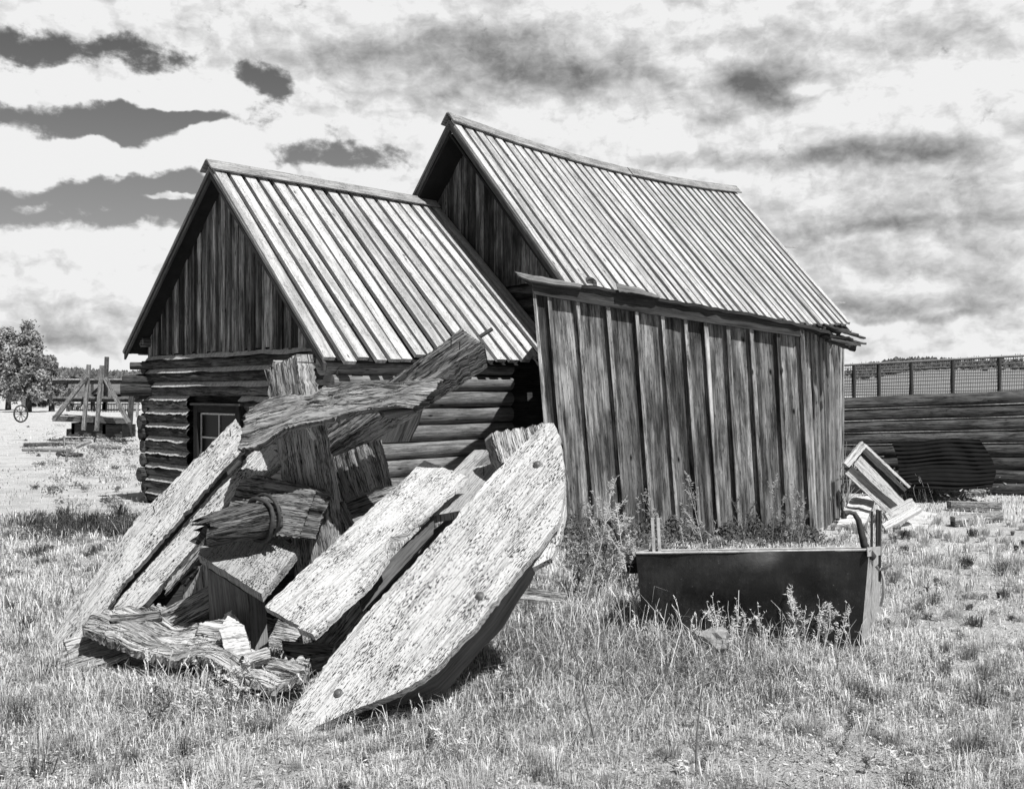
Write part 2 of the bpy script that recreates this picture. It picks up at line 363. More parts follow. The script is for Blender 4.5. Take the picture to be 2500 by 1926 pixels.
# ================================================================== terrain
def hgt(x_, y_):
    if y_ < 30: return 0.0
    return 0.0
def terrain():
    xs = sorted(set([-3000, -1200, -500, -200, -90, -50, 50, 90, 200, 500, 1200, 3000]+[i*.8 for i in range(-50, 51)]))
    ys = sorted(set([-60, -10, 0, 1]+[1+i*.5 for i in range(0, 70)]+[40, 50, 70, 100, 160, 300, 700, 1500, 3500]))
    mb = MB()
    rows = [[V((x_, y_, .05*noise.noise(V((x_*.35, y_*.35, 0)))*(1 if 3 < y_ < 40 else 0)-.02)) for x_ in xs] for y_ in ys]
    mb.grid(rows, [[(x_, y_) for x_ in xs] for y_ in ys])
    tag(mb.build('ground', M['ground']), kind='structure')
terrain()
# ================================================================== small log cabin
Rd = V((.717, .697, 0)); Gd = V((.697, -.717, 0))
ridge0 = P(513, 412, 12.82); LE0 = P(303, 858, 14.7); RE0 = P(790, 877, 10.94)
ridge1 = ridge0+Rd*3.84; LE1 = LE0+Rd*3.84; RE1 = RE0+Rd*3.84+Z*.12
def roof_patch(mb, A0, A1, E0, E1, n, frac=.60, lift=.05, jit=.07, sag=0.0):
    nrm = (E0-A0).cross(A1-A0).normalized()
    if nrm.z < 0: nrm = -nrm
    wv = (A1-A0)
    # dark base sheet
    mb.board(A0-Z*sag*1.05, E0-(E0-A0)*.004-Z*sag*.65, wv, -nrm*.03, 1.0, 1)
    for k in range(n):
        s0 = k/n; wf = frac*(1+R(-.13, .13)); tn = R(.82, 1.10)
        a = A0.lerp(A1, s0+R(0, .06)/n); e = E0.lerp(E1, s0+R(0, .10)/n)
        e = e+(E0-A0).normalized()*R(0, jit)*(1 if R(0, 1) < .8 else -1.2)+(A1-A0)*(R(-.10, .10)/n)
        W = wv*(wf/n); sg = Z*(-sag*4*(s0+.5/n)*(1-s0-.5/n)); a = a+sg+nrm*R(-.006, .006); e = e+sg*.6+nrm*R(-.012, .014)
        mb.board(a, e, W, nrm*lift, tn, 0)
        # lower course board seen in the joint, darker
        a2 = A0.lerp(A1, s0+wf/n+.004)+sg; e2 = E0.lerp(E1, s0+wf/n+.004)+sg*.6
        mb.board(a2+nrm*.001, e2+nrm*.001, wv*((1-wf)/n*.4), nrm*.008, R(.5, 1.5), 1)
cab = empty('log_cabin', (-3.5, 13, 0), 'small log cabin with steep board roof and plank gable, before the taller building', 'cabin')
mb = MB(); roof_patch(mb, ridge0, ridge1, RE0, RE1, 18, .68, sag=.03); roof_patch(mb, ridge0, ridge1, LE0, LE1, 18, .68, sag=.03)
rf = mb.build('roof', [M['roof'], M['gap']], cab)
mb = MB()
sd_ = (RE0-ridge0).normalized(); sl_ = (LE0-ridge0).normalized()
pk = ridge0+Z*.10-Rd*.06; L_ = Rd*3.80
nR = Rd.cross(sd_); nR = nR if nR.z > 0 else -nR
nL = Rd.cross(sl_); nL = nL if nL.z > 0 else -nL
mb.board(pk, pk+L_, sd_*.20, nR*.022, 1.1); mb.board(pk-Z*.004, pk-Z*.004+L_, sl_*.20, nL*.022, .8)
mb.build('ridge_cap', M['ridge'], rf)
# rake boards
mb = MB()
for (e, dr) in ((RE0, sd_), (LE0, sl_)):
    mb.board(ridge0+Z*-.03, e+Z*-.03, Z*-.09, Rd*.03, .8)
    mb.board(ridge0-Rd*.012+Z*.02, e-Rd*.012+Z*.02, Z*-.05, Rd*.03, 1.6)
mb.build('rake_board', M['fascia'], rf)
# walls
CL = V((-5.36, 14.77, 0)); CR = V((-1.99, 11.29, 0))      # gable corners
gd = (CR-CL).normalized(); GW = (CR-CL).length; nF = -Rd
off = (CL-V((ridge0.x, ridge0.y, 0))).dot(Rd)
def gable_planks(mb, base, zfun, t0, t1, zb, nrm, step=(.05, .15), tones=(.2, 1.7), zbj=.0):
    t_ = t0
    while t_ < t1:
        wd = R(*step); t2 = min(t1, t_+wd)
        za = min(zfun(t_), zfun(t2)); zc = max(zfun(t_), zfun(t2))
        if max(za, zc) > zb+.05:
            p = base+gd*t_; tn = R(*tones)**1.3; th = R(.012, .035); z0 = zb+R(-zbj, 0)
            u0 = R(0, 40); v0 = R(0, 40)
            a0, a1 = p+Z*z0, p+gd*(t2-t_-.006)+Z*z0; b0, b1 = p+Z*zfun(t_), p+gd*(t2-t_-.006)+Z*zfun(t2)
            W = t2-t_; T_ = nrm*th
            mb.face([a0+T_, a1+T_, b1+T_, b0+T_], [(u0, v0), (u0, v0+W), (u0+b1.z-z0, v0+W), (u0+b0.z-z0, v0)], tn)
            mb.face([a0, a0+T_, b0+T_, b0], [(u0, v0), (u0, v0+th), (u0+b0.z-z0, v0+th), (u0+b0.z-z0, v0)], tn)
            mb.face([a1+T_, a1, b1, b1+T_], [(u0, v0), (u0, v0+th), (u0+b1.z-z0, v0+th), (u0+b1.z-z0, v0)], tn)
            mb.face([a0, a1, a1+T_, a0+T_], [(u0, v0), (u0, v0+W), (u0+th, v0+W), (u0+th, v0)], tn)
        t_ = t2
ta = (V((ridge0.x, ridge0.y, 0))+Rd*off-CL).dot(gd)        # apex parameter
zrid = ridge0.z
slL = (ridge0.z-LE0.z)/((V((ridge0.x, ridge0.y, 0))-V((LE0.x, LE0.y, 0))).length)
slR = (ridge0.z-RE0.z)/((V((ridge0.x, ridge0.y, 0))-V((RE0.x, RE0.y, 0))).length)
zf = lambda t_: zrid-.06-(slL*(ta-t_) if t_ < ta else slR*(t_-ta))
mb = MB(); gable_planks(mb, CL+nF*.03, zf, .02, GW-.02, 2.17, nF, zbj=.05)
mb.face([CL+gd*.0+Z*2.1, CR+Z*2.0, CL+gd*ta+Z*zf(ta)], [(0, 0), (3, 0), (1, 2)], .3)
mb.build('gable_planks', M['gable'], cab)
def hewn(mb, p0, p1, zc, hh, depth, tone, nrm, seg=60, mi=0):
    """one hewn wall log: rounded outer face with a ledge on top"""
    d = (p1-p0); L = d.length; u0 = R(0, 40); v0 = R(0, 40); sd = R(0, 99)
    prof = [(-.5, -.02), (-.46, .45), (-.25, .9), (.05, 1), (.28, .82), (.42, .45), (.5, -.02)]
    rows = []; uvs = []
    for i in range(seg+1):
        q_ = i/seg; c = p0.lerp(p1, q_); row = []; ur = []
        for k, (a, b_) in enumerate(prof):
            nz = noise.noise(V((q_*L*1.7+sd, a*3, 0))); nz2 = noise.noise(V((q_*L*5+sd, a*5, 4)))+.5*noise.noise(V((q_*L*14+sd, a*16, 8)))
            row.append(c+Z*(zc+a*hh+.018*nz2+.02*nz)+nrm*(b_*depth*(1+.35*nz+.22*nz2)-.002)); ur.append((u0+q_*L, v0+k*.04))
        rows.append(row); uvs.append(ur)
    mb.grid(rows, uvs, tone, mi, True)
mb = MB()
NL = 11; hL = 2.14/NL
wpx = lambda px: None
def t_of_px(px, base, d_):
    k = (px-1250)/F; return (k*base.y-base.x)/(d_.x-k*d_.y)
tw0 = t_of_px(470, CL, gd); tw1 = t_of_px(597, CL, gd)
for i in range(NL):
    zc = (i+.5)*hL; ext = R(.02, .16)
    segs = [(-ext, GW+.12)]
    if .52 < zc < 1.55: segs = [(-ext, tw0), (tw1, GW+.12)]
    for (s0, s1) in segs:
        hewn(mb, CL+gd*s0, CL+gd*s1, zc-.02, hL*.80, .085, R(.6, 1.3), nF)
# chinking strips between the logs, sloping out over the log below
for i in range(1, NL+1):
    zc = i*hL
    for (s0, s1) in ([(0.02, tw0), (tw1, GW)] if .5 < zc < 1.6 else [(.02, GW)]):
        n_ = 26; rows = []
        for k in range(n_+1):
            q_ = k/n_; p = CL+gd*(s0+(s1-s0)*q_); j = noise.noise(V((q_*7+i, i*3.1, 0)))
            j2 = .012*noise.noise(V((q_*4, i*5.7, 3)))
            zt = zc+.006+j2*.5
            rows.append([p+nF*.035+Z*zt, p+nF*.07+Z*(zc-.028+j2*.5), p+nF*(.098+.01*j)+Z*(zc-.060+.022*j+.012*noise.noise(V((q_*30, i*2.3, 0))))])
        mb.grid(rows, [[(q, 0), (q, .05), (q, .1)] for q in range(n_+1)], 1, 1, True)
mb.board(CL-nF*.05, CR-nF*.05, Z*2.15, -nF*.05, .3, 0)
# left wall: log ends showing at the corner
for i in range(NL):
    zc = i*hL+hL*.5+R(-.02, .02); e = R(.06, .2)
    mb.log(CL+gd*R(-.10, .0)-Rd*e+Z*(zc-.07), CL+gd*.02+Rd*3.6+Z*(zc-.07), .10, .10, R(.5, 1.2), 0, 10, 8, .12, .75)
mb.build('log_wall', [M['log'], M['chink']], cab)
mb = MB()    # right-hand long wall
NR = 10; hR = 2.02/NR
for i in range(NR):
    zc = (i+.5)*hR
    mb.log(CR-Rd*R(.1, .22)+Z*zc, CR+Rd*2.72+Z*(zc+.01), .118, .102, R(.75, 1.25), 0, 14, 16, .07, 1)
mb.board(CR+Gd*-.06, CR+Rd*3.7-Gd*.06, Z*2.0, -Gd*.05, .3, 0)
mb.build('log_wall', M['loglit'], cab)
mb = MB()
for (px, py, Lx, r) in ((300, 930, .55, .085), (296, 950, .6, .10), (318, 893, .32, .055)):
    c = P(px, py, 14.55); mb.log(c, c+V((.5, .1, 0)), r, r*.95, .6, 0, 10, 6, .15, .7)
mb.build('corner_beam', M['log'], cab)
mb = MB(); c = P(345, 836, 14.6); mb.log(c, c+Rd*3.2, .07, .07, 1.6, 0, 10, 5); mb.build('eave_pole', M['log'], cab)
# window
tf0 = t_of_px(479, CL+nF*.1, gd); tf1 = t_of_px(590, CL+nF*.1, gd)
wz1 = EYE-(988-960)/F*14.2; wz0 = .58
b0 = CL+nF*.10
wf = MB()
for (a, c_, z0, z1) in ((tf0, tf0+.10, wz0, wz1), (tf1-.10, tf1, wz0, wz1)): wf.board(b0+gd*a+Z*z0, b0+gd*a+Z*z1, gd*(c_-a), nF*.04, .6)
wf.board(b0+gd*(tf0+.101)+Z*(wz1-.09), b0+gd*(tf1-.101)+Z*(wz1-.09), Z*.09, nF*.035, .6)
wf.board(b0+gd*(tf0+.101)+Z*wz0, b0+gd*(tf1-.101)+Z*wz0, Z*.07, nF*.035, .6)
wf.board(b0+gd*(tf0-.05)+Z*(wz1+.003), b0+gd*(tf1+.05)+Z*(wz1+.003), nF*.07, Z*.025, 1.8)
for t_ in (tf0-.02, tf1+.0): wf.board(b0+gd*t_+Z*wz0, b0+gd*t_+Z*wz1, gd*.018, nF*-.12, .6)
win = wf.build('window', M['frame'], cab)
g_ = MB(); g_.board(b0+gd*(tf0+.1)-nF*.03+Z*wz0, b0+gd*(tf1-.1)-nF*.03+Z*wz0, Z*(wz1-wz0), nF*.006, 1); g_.build('pane', M['glass'], win)
s_ = MB(); i0, i1, zz0, zz1 = tf0+.105, tf1-.105, wz0+.08, wz1-.10; q0 = b0-nF*.022; sw = .022
for a in (i0, (i0+i1)/2-sw/2, i1-sw): s_.board(q0+gd*a+Z*zz0, q0+gd*a+Z*zz1, gd*sw, nF*.012, 1)
for z_ in (zz0, (zz0+zz1)/2, zz1-sw):
    s_.board(q0+gd*(i0+sw)+Z*z_, q0+gd*((i0+i1)/2-sw/2)+Z*z_, Z*sw, nF*.011, 1)
    s_.board(q0+gd*((i0+i1)/2+sw/2)+Z*z_, q0+gd*(i1-sw)+Z*z_, Z*sw, nF*.011, 1)
s_.build('sash', M['sash'], win)
# ================================================================== large building
big = empty('tall_cabin', (1, 16.5, 0), 'taller plank-gabled building with a long board roof, behind the small cabin', 'cabin')
B0 = P(1098, 296, 14.63); BE0 = V((.78, 12.88, 2.85)); BL0 = B0-Gd*2.75-Z*(2.75*1.13)
B1 = B0+Rd*7.49; BE1 = BE0+Rd*7.49; BL1 = BL0+Rd*7.49
mb = MB(); roof_patch(mb, B0, B1, BE0, BE1, 37, .64, sag=.17); roof_patch(mb, B0, B1, BL0, BL1, 37, .64, sag=.17)
rf = mb.build('roof', [M['roof'], M['gap']], big)
mb = MB(); sd2 = (BE0-B0).normalized(); sl2 = (BL0-B0).normalized()
n2R = Rd.cross(sd2); n2R = n2R if n2R.z > 0 else -n2R
n2L = Rd.cross(sl2); n2L = n2L if n2L.z > 0 else -n2L
pk = B0+Z*.11-Rd*.05
def sgz(t_): q_ = max(0, min(1, t_/7.49)); return Z*(-.17*4*q_*(1-q_))
KN = [0, 1.3, 2.7, 4.12, 4.14, 5.3, 6.4, 7.55]
for a, c_ in zip(KN, KN[1:]):
    if c_-a < .1: continue
    up = Z*(.010 if a > 4.13 else 0)
    mb.board(pk+Rd*a+sgz(a)+up, pk+Rd*c_+sgz(c_)+up, sd2*.20, n2R*.022, 1.0, 0, a); mb.board(pk-Z*.004+Rd*a+sgz(a)+up, pk-Z*.004+Rd*c_+sgz(c_)+up, sl2*.20, n2L*.022, .8, 0, a)
mb.build('ridge_cap', M['ridge'], rf)
mb = MB()
for e in (BE0, BL0):
    mb.board(B0+Z*-.03, e+Z*-.03, Z*-.10, Rd*.03, .8)
    mb.board(B0-Rd*.012+Z*.02, e-Rd*.012+Z*.02, Z*-.05, Rd*.03, 1.6)
mb.build('rake_board', M['fascia'], rf)
for (px, py, s_2) in ((1920, 605, 0), (2035, 740, 0)):
    mb = MB(); c = P(px, py, 19.2); mb.board(c-V((.15, 0, 0)), c+V((.16, 0, 0)), V((0, -.2, -.02)), Z*.02, 1.2); mb.build('loose_shingle', M['roof'], rf)
Wb = B0+Rd*.42; Wb = V((Wb.x, Wb.y, 0))
zf2 = lambda t_: B0.z-.06-(1.13*abs(t_) if t_ < 0 else 1.138*t_)
mb = MB(); gable_planks(mb, Wb, zf2, -2.3, 2.1, 3.17, nF, step=(.10, .24), tones=(.3, 1.0), zbj=.05)
mb.build('gable_planks', M['gable'], big)
mb = MB()
for i in range(15):
    zc = (i+.5)*.21
    mb.log(Wb-Gd*2.2-nF*.12+Z*zc, Wb+Gd*2.3-nF*.12+Z*zc, .115, .11, R(.5, 1), 0, 10, 8, .08)
for i in range(13):
    zc = (i+.5)*.21
    mb.log(Wb+Gd*2.05+Z*zc-Rd*.1, Wb+Gd*2.05+Rd*6.9+Z*zc, .115, .11, R(.5, 1), 0, 10, 8, .08)
    mb.log(Wb-Gd*2.15+Z*zc-Rd*.1, Wb-Gd*2.15+Rd*6.9+Z*zc, .115, .11, R(.5, 1), 0, 8, 4, .08)
mb.build('log_wall', M['log'], big)
# ================================================================== lean-to shed
shed = empty('plank_shed', (1.9, 11.2, 0), 'lean-to shed of wide vertical boards with a ragged sagging roof', 'shed')
BLc, BRc, TLc, TRc = P(1356, 1322, 11.0), P(1979, 1313, 11.1), P(1302, 702, 11.0), P(1953, 808, 11.1)
def q2(s_, t_): return BLc.lerp(BRc, s_).lerp(TLc.lerp(TRc, s_), t_)
fr = [0, .055, .162, .276, .379, .478, .5625, .64, .72, .81, .908, 1]
mb = MB()
def vboard(mb, a0, a1, b0_, b1_, T_, tone):
    u0 = R(0, 40); v0 = R(0, 40); W = (a1-a0).length; L = (b0_-a0).length; th = T_.length
    mb.face([a0+T_, a1+T_, b1_+T_, b0_+T_], [(u0, v0), (u0, v0+W), (u0+L, v0+W), (u0+L, v0)], tone)
    for (p, q_) in ((a0, b0_), (a1, b1_)):
        mb.face([p, p+T_, q_+T_, q_], [(u0, v0), (u0, v0+th), (u0+L, v0+th), (u0+L, v0)], tone)
    mb.face([a0, a1, a1+T_, a0+T_], [(u0, v0), (u0, v0+W), (u0+th, v0+W), (u0+th, v0)], tone)
    mb.face([b0_, b1_, b1_+T_, b0_+T_], [(u0, v0), (u0, v0+W), (u0+th, v0+W), (u0+th, v0)], tone)
N0 = V((0, -1, 0))
for i in range(len(fr)-1):
    a, c_ = fr[i]+.004, fr[i+1]-.004; zt = R(-.012, 0)
    vboard(mb, q2(a, zt), q2(c_, zt), q2(a, .995), q2(c_, .995), N0*R(.018, .03), R(.55, 1.45))
mb.build('front_boards', M['shed'], shed)
mb = MB()
for i, f_ in enumerate(fr):
    wv_ = R(.010, .017); dx = R(-.004, .004)
    vboard(mb, q2(f_-wv_/2, 0)+N0*.03, q2(f_+wv_/2+dx, 0)+N0*.03, q2(f_-wv_/2+dx, .995)+N0*.03, q2(f_+wv_/2, .995)+N0*.03, N0*.045, R(.8, 1.9))
mb.build('batten_strips', M['shed'], shed)
mb = MB()
SBb, STb = P(2056, 1252, 13.35), P(2058, 838, 13.35)
nS = V((.9, -.43, 0)).normalized(); n_ = 20
for i in range(n_):
    a, c_ = i/n_+.003, (i+1)/n_-.004
    lift_ = R(.005, .035) if i % 2 else .0
    vboard(mb, BRc.lerp(SBb, a), BRc.lerp(SBb, c_), TRc.lerp(STb, a), TRc.lerp(STb, c_), nS*(.012+lift_), R(.3, 1.5))
mb.board(BRc+N0*.055+V((-.02, 0, 0)), TRc+N0*.055+V((-.02, 0, 0)), V((.05, 0, 0)), V((0, .03, 0)), 1.4)
mb.build('side_boards', M['shedside'], shed)
mb = MB()     # hidden left and back walls
mb.board(BLc+V((0, .03, 0)), TLc+V((0, .03, 0)), V((.03, 0, 0)), V((.25, 2.0, 0)), .6)
mb.build('left_boards', M['shed'], shed); mb = MB()
mb.board(SBb+V((0, .05, 0)), STb+V((0, .05, -.1)), V((-.6, .6, 0)), V((0, .03, 0)), .5)
mb.build('back_boards', M['shed'], shed)
mb = MB()     # fascia beam
mb.loft([P(1298, 684, 10.9), P(1504, 713, 10.93), P(1675, 744, 10.96), P(1950, 792, 11.0)], [P(1303, 718, 10.9), P(1478, 748, 10.93), P(1613, 771, 10.95), P(1953, 822, 11.0)], .06, 30, 4, .004, tone=.55)
mb.loft([P(1953, 790, 11.0), P(2052, 826, 13.2)], [P(1956, 820, 11.0), P(2054, 852, 13.2)], .05, 8, 2, .004)
mb.build('fascia', M['fascia'], shed)
mb = MB()
FE = [P(1255, 662, 10.88), P(1350, 681, 10.88), P(1504, 708, 10.9), P(1675, 738, 10.92), P(1850, 768, 10.95), P(1960, 790, 10.98), P(2040, 812, 11.05)]
BK = [V((.75, 13.0, 2.66)), V((1.2, 13.2, 2.64)), V((1.9, 13.6, 2.6)), V((2.6, 14, 2.55)), V((3.4, 14.3, 2.5)), V((4.2, 14.5, 2.4)), V((4.8, 14.6, 2.3))]
mb.loft(FE, BK, .035, 40, 6, .012, 0, .1, .012, tdir=V((0, 0, -1)), tone=.5)
for i in range(22):       # ragged board ends at the right side
    q_ = i/21; yb = 11.0+q_*2.6; p = P(2035+R(-30, 30), 803+R(-16, 32), yb)
    L = R(.15, .42); tn = R(.4, 1.5)
    mb.loft([p, p+V((L, R(-.1, .15), R(-.13, -.02)))], [p+V((.02, .16, .0)), p+V((L*.9, .16+R(-.06, .06), R(-.13, -.03)))], .022, 6, 3, .008, .03, .08, .02, tdir=V((0, 0, -1)), tone=tn)
mb.loft([P(1504, 692, 10.9), P(1560, 703, 10.9), P(1612, 724, 10.9)], [P(1510, 712, 10.86), P(1560, 716, 10.86), P(1610, 727, 10.88)], .012, 10, 2, .004, .02, .02, .01, tdir=V((0, .6, -.6)), tone=1.6)
mb.loft([P(1253, 663, 10.87), P(1300, 672, 10.87), P(1420, 694, 10.88)], [P(1262, 672, 10.84), P(1300, 686, 10.84), P(1420, 702, 10.86)], .03, 10, 3, .004, .03, .01, .01, tdir=V((0, .5, -.3)), tone=2.0)
sr = mb.build('roof', M['fascia'], shed)
# ================================================================== debris timbers
def PLN(c0, c1, c2):
    a, b_, c = P(*c0), P(*c1), P(*c2); n = (b_-a).cross(c-a).normalized(); eye = V((0, 0, EYE))
    def f(px, py, off=0.0):
        d = V(((px-1250)/F, 1, -(py-960)/F)); k = (a-eye).dot(n)/d.dot(n); return eye+d*k*(1+off/6)
    f.n = n if n.dot(eye-a) > 0 else -n
    return f
def pl(f, pts, off=0.0): return [f(x_, y_, off) for (x_, y_) in pts]
def PP(pts): return [P(*p) for p in pts]
def nails(parent, pts, L=.05, r=.0035, d=V((.05, -.5, .8))):
    for p in pts:
        mb = MB(); mb.tube([p, p+d.normalized()*L], r, 1, 0, 5); mb.build('nail', M['iron'], parent)
def dome(mb, c, n, r):
    a = n.orthogonal().normalized(); b_ = n.cross(a); rows = []
    for i in range(5):
        th = i/4*math.pi/2; rows.append([c+(a*math.cos(2*math.pi*j/12)+b_*math.sin(2*math.pi*j/12))*r*math.cos(th)*1.0+n*(r*.6*math.sin(th)+.004) for j in range(13)])
    mb.grid(rows, [[(0, 0)]*13]*5, 1, 0, True)
    rows = [[c+(a*math.cos(2*math.pi*j/14)+b_*math.sin(2*math.pi*j/14))*r*k+n*hh for j in range(15)] for (k, hh) in ((1.35, 0), (1.35, .006), (.9, .006))]
    mb.grid(rows, [[(0, 0)]*15]*3, .8, 0, True)
# --- the pointed runner
pr = PLN((691, 1780, 4.72), (1345, 1035, 5.72), (1206, 1470, 4.95))
A = pl(pr, [(672, 1800), (700, 1752), (726, 1712), (802, 1611), (883, 1510), (953, 1434), (1030, 1352), (1080, 1296), (1112, 1268), (1128, 1240), (1185, 1180), (1241, 1121), (1290, 1070), (1329, 1031)])
B = pl(pr, [(676, 1806), (736, 1792), (802, 1759), (883, 1724), (974, 1689), (1029, 1657), (1070, 1626), (1105, 1583), (1155, 1535), (1206, 1470), (1262, 1400), (1325, 1325), (1366, 1268), (1379, 1200), (1376, 1130), (1366, 1066), (1352, 1032)])
run = empty('sled_runner', P(700, 1780, 4.75), 'long pointed bleached board with bolt heads, standing foremost against the timber heap', 'sled runner')
mb = MB(); mb.loft(A, B, .045, 90, 16, .006, .02, .01, .006, tdir=-pr.n, tone=.94); mb.build('runner_board', M['oak'], run)
for (bx, by) in ((1312, 1134), (1172, 1455), (826, 1692)):
    mb = MB(); dome(mb, pr(bx, by), pr.n, .017); mb.build('bolt', M['bolt'], run)
mb = MB(); A2 = pl(pr, [(740, 1782), (900, 1706), (1040, 1640), (1110, 1572), (1160, 1520), (1260, 1392), (1333, 1310)], .06)
B2 = [P(810, 1806, 4.95), P(923, 1780, 5.0), P(1004, 1744, 5.1), P(1085, 1692, 5.15), P(1135, 1633, 5.2), P(1221, 1541, 5.35), P(1297, 1420, 5.5), P(1318, 1368, 5.6)]
mb.loft(A2, B2, .05, 40, 6, .006, 0, 0, .006, tone=.55); o = mb.build('under_board', M['smooth'], run)
mb = MB(); mb.loft(pl(pr, [(1300, 1385), (1330, 1320), (1362, 1240), (1368, 1150)], .12), pl(pr, [(1345, 1362), (1366, 1318), (1381, 1245), (1379, 1165)], .12), .04, 16, 5, .004); mb.build('tip_board', M['oak'], run)
# list of single timbers: name, label, cat, A, B, th, mat, opts
def timber(name, label, cat, A, B, th, mat, **k):
    mb = MB(); mb.loft(A, B, th, **k); return single(name, mb, M[mat], label, cat, 'loose timbers heaped in front of the small cabin')
t1 = timber('long_plank', 'long wide bleached plank leaning up from the grass, outermost on the left of the heap', 'plank',
   PP([(575, 1022, 6.62), (335, 1264, 6.4), (160, 1500, 6.25), (112, 1602, 6.15)]), PP([(612, 1082, 6.5), (542, 1150, 6.42), (292, 1434, 6.2), (200, 1590, 6.05)]), .045, 'oak', nu=70, nv=9, rough=.005, rag1=.05, tdir=V((-.1, .8, -.6)), edge=.008, tone=.95)
nails(t1, [P(377, 1250, 6.38), P(563, 1065, 6.5)], .05)
t2 = timber('long_plank', 'second bleached plank, leaning just right of the outermost one behind a dark gap', 'plank',
   PP([(640, 1080, 6.66), (545, 1172, 6.52), (280, 1474, 6.25), (225, 1530, 6.2)]), PP([(700, 1120, 6.6), (555, 1232, 6.5), (459, 1354, 6.36), (340, 1488, 6.2), (300, 1540, 6.1)]), .06, 'oak', nu=60, nv=9, rough=.006, tdir=V((.0, .8, -.6)), tone=.9)
timber('shade_fill_plank', 'added dark plank standing in for the shade in the gap between the two long leaning planks', 'plank',
   PP([(560, 1110, 6.85), (230, 1500, 6.5)]), PP([(700, 1190, 6.85), (400, 1500, 6.5)]), .05, 'darkwood', nu=30, nv=5)  # added board, dark colour stands in for the shade of the gap
pc = timber('split_cross_plank', 'thick split plank with frayed ends lying across the top of the heap', 'plank',
   PP([(600, 992, 6.25), (651, 970, 6.22), (706, 962, 6.2), (768, 955, 6.18), (792, 940, 6.2), (815, 945, 6.2), (878, 936, 6.18), (929, 934, 6.15), (981, 929, 6.15), (1049, 918, 6.15), (1110, 909, 6.15)]),
   PP([(576, 1095, 6.0), (600, 1092, 6.0), (637, 1078, 5.98), (692, 1044, 5.95), (740, 1033, 5.92), (826, 1014, 5.9), (912, 997, 5.9), (960, 990, 5.9), (1012, 998, 5.92)]),
   .10, 'rot', nu=110, nv=40, rough=.014, rag0=.03, rag1=.34, edge=.010, groove=.020, tdir=V((.05, .85, -.25)), tone=.85, wave=lambda u_, v_: .006*math.sin(u_*13+v_*4))
t4 = timber('square_beam', 'heavy square beam pointing up right from the heap, an iron spike at its end', 'beam',
   PP([(760, 1080, 6.75), (943, 932, 6.35), (1060, 852, 6.1), (1132, 799, 6.0)]), PP([(785, 1104, 6.65), (1000, 965, 6.25), (1100, 898, 6.05), (1186, 838, 5.9)]), .145, 'oak2', nu=90, nv=20, rough=.008, rag1=.05, tdir=V((.15, .42, -.85)), groove=.010, tone=.9)
mb = MB(); mb.tube([P(1172, 822, 5.98), P(1202, 803, 6.0)], .012, 1, 0, 6); mb.build('iron_spike', M['iron'], t4)
nails(t4, [P(1101, 849, 6.03), P(1122, 854, 6.0)], .055)
timber('upright_post', 'upright post with a jagged split top, standing behind the cross plank', 'post',
   PP([(648, 896, 6.45), (658, 990, 6.45), (673, 1069, 6.45), (690, 1200, 6.42), (712, 1330, 6.4), (722, 1430, 6.4)]), PP([(724, 858, 6.32), (738, 955, 6.3), (757, 1049, 6.3), (790, 1200, 6.3), (812, 1330, 6.3), (822, 1420, 6.3)]), .13, 'oak2', nu=90, nv=24, rough=.010, rag0=.10, tdir=V((.62, .75, 0)), edge=.008, groove=.012, tone=.95)
timber('board_block', 'short upright block of three boards hanging under the square beam', 'block',
   PP([(782, 1128, 6.62), (800, 1170, 6.6), (820, 1232, 6.6)]), PP([(900, 1080, 6.5), (914, 1140, 6.5), (926, 1193, 6.5)]), .10, 'oak2', nu=30, nv=30, rough=.012, tdir=V((.6, .5, .1)), groove=.015, tone=.85, rag1=.03)
timber('short_block', 'short dark block wedged beneath the upper end of the square beam', 'block',
   PP([(1035, 980, 6.7), (1020, 1032, 6.7), (998, 1078, 6.7)]), PP([(940, 1000, 6.7), (915, 1050, 6.7), (900, 1082, 6.7)]), .12, 'darkwood', nu=12, nv=8)
timber('curled_board', 'short thick board with a curled broken corner, behind the rotten stump', 'board',
   PP([(585, 1172, 6.25), (620, 1160, 6.25), (700, 1178, 6.2), (778, 1198, 6.15)]), PP([(535, 1290, 6.15), (600, 1300, 6.1), (660, 1305, 6.05), (734, 1313, 6.0)]), .13, 'oak2', nu=50, nv=24, rough=.010, edge=.014, rag1=.04, tdir=V((.55, .75, -.2)), tone=.55, groove=.010)
# rotten stump with iron band
stm = empty('rotten_log', P(560, 1280, 5.9), 'short rotten log with a charred frayed end, bound by an iron band', 'log', None)
mb = MB(); p0, p1 = P(500, 1296, 5.62), P(664, 1262, 6.0)
n_ = 28; seg = 26; rows = []; uvs = []
d_ = (p1-p0).normalized(); a_ = V((0, 0, 1)).cross(d_).normalized(); b_ = d_.cross(a_)
for i in range(seg+1):
    q_ = i/seg; row = []; ur = []
    for j in range(n_+1):
        th = 2*math.pi*(j % n_)/n_
        rr = .105*(.74+.26*min(1, q_*1.6))*(1+.30*(1-q_*.7)*noise.noise(V((math.cos(th)*3, math.sin(th)*3, q_*1.4)))+.28*(1-q_)*noise.noise(V((math.cos(th)*9, math.sin(th)*9, q_*3))))
        sh = -d_*.07*max(0, .3-q_)*6*(noise.noise(V((math.cos(th)*7, math.sin(th)*7, 9)))+.2)
        row.append(p0.lerp(p1, q_)+a_*math.cos(th)*rr+b_*math.sin(th)*rr+sh); ur.append((q_*.45, j/n_*.6))
    rows.append(row); uvs.append(ur)
mb.grid(rows, uvs, .42, 0, True)
mb.face(rows[0][:n_], [(0, k*.02) for k in range(n_)], .3, 0)
mb.build('log_body', M['rot'], stm)
mb = MB(); c = p0.lerp(p1, .80)
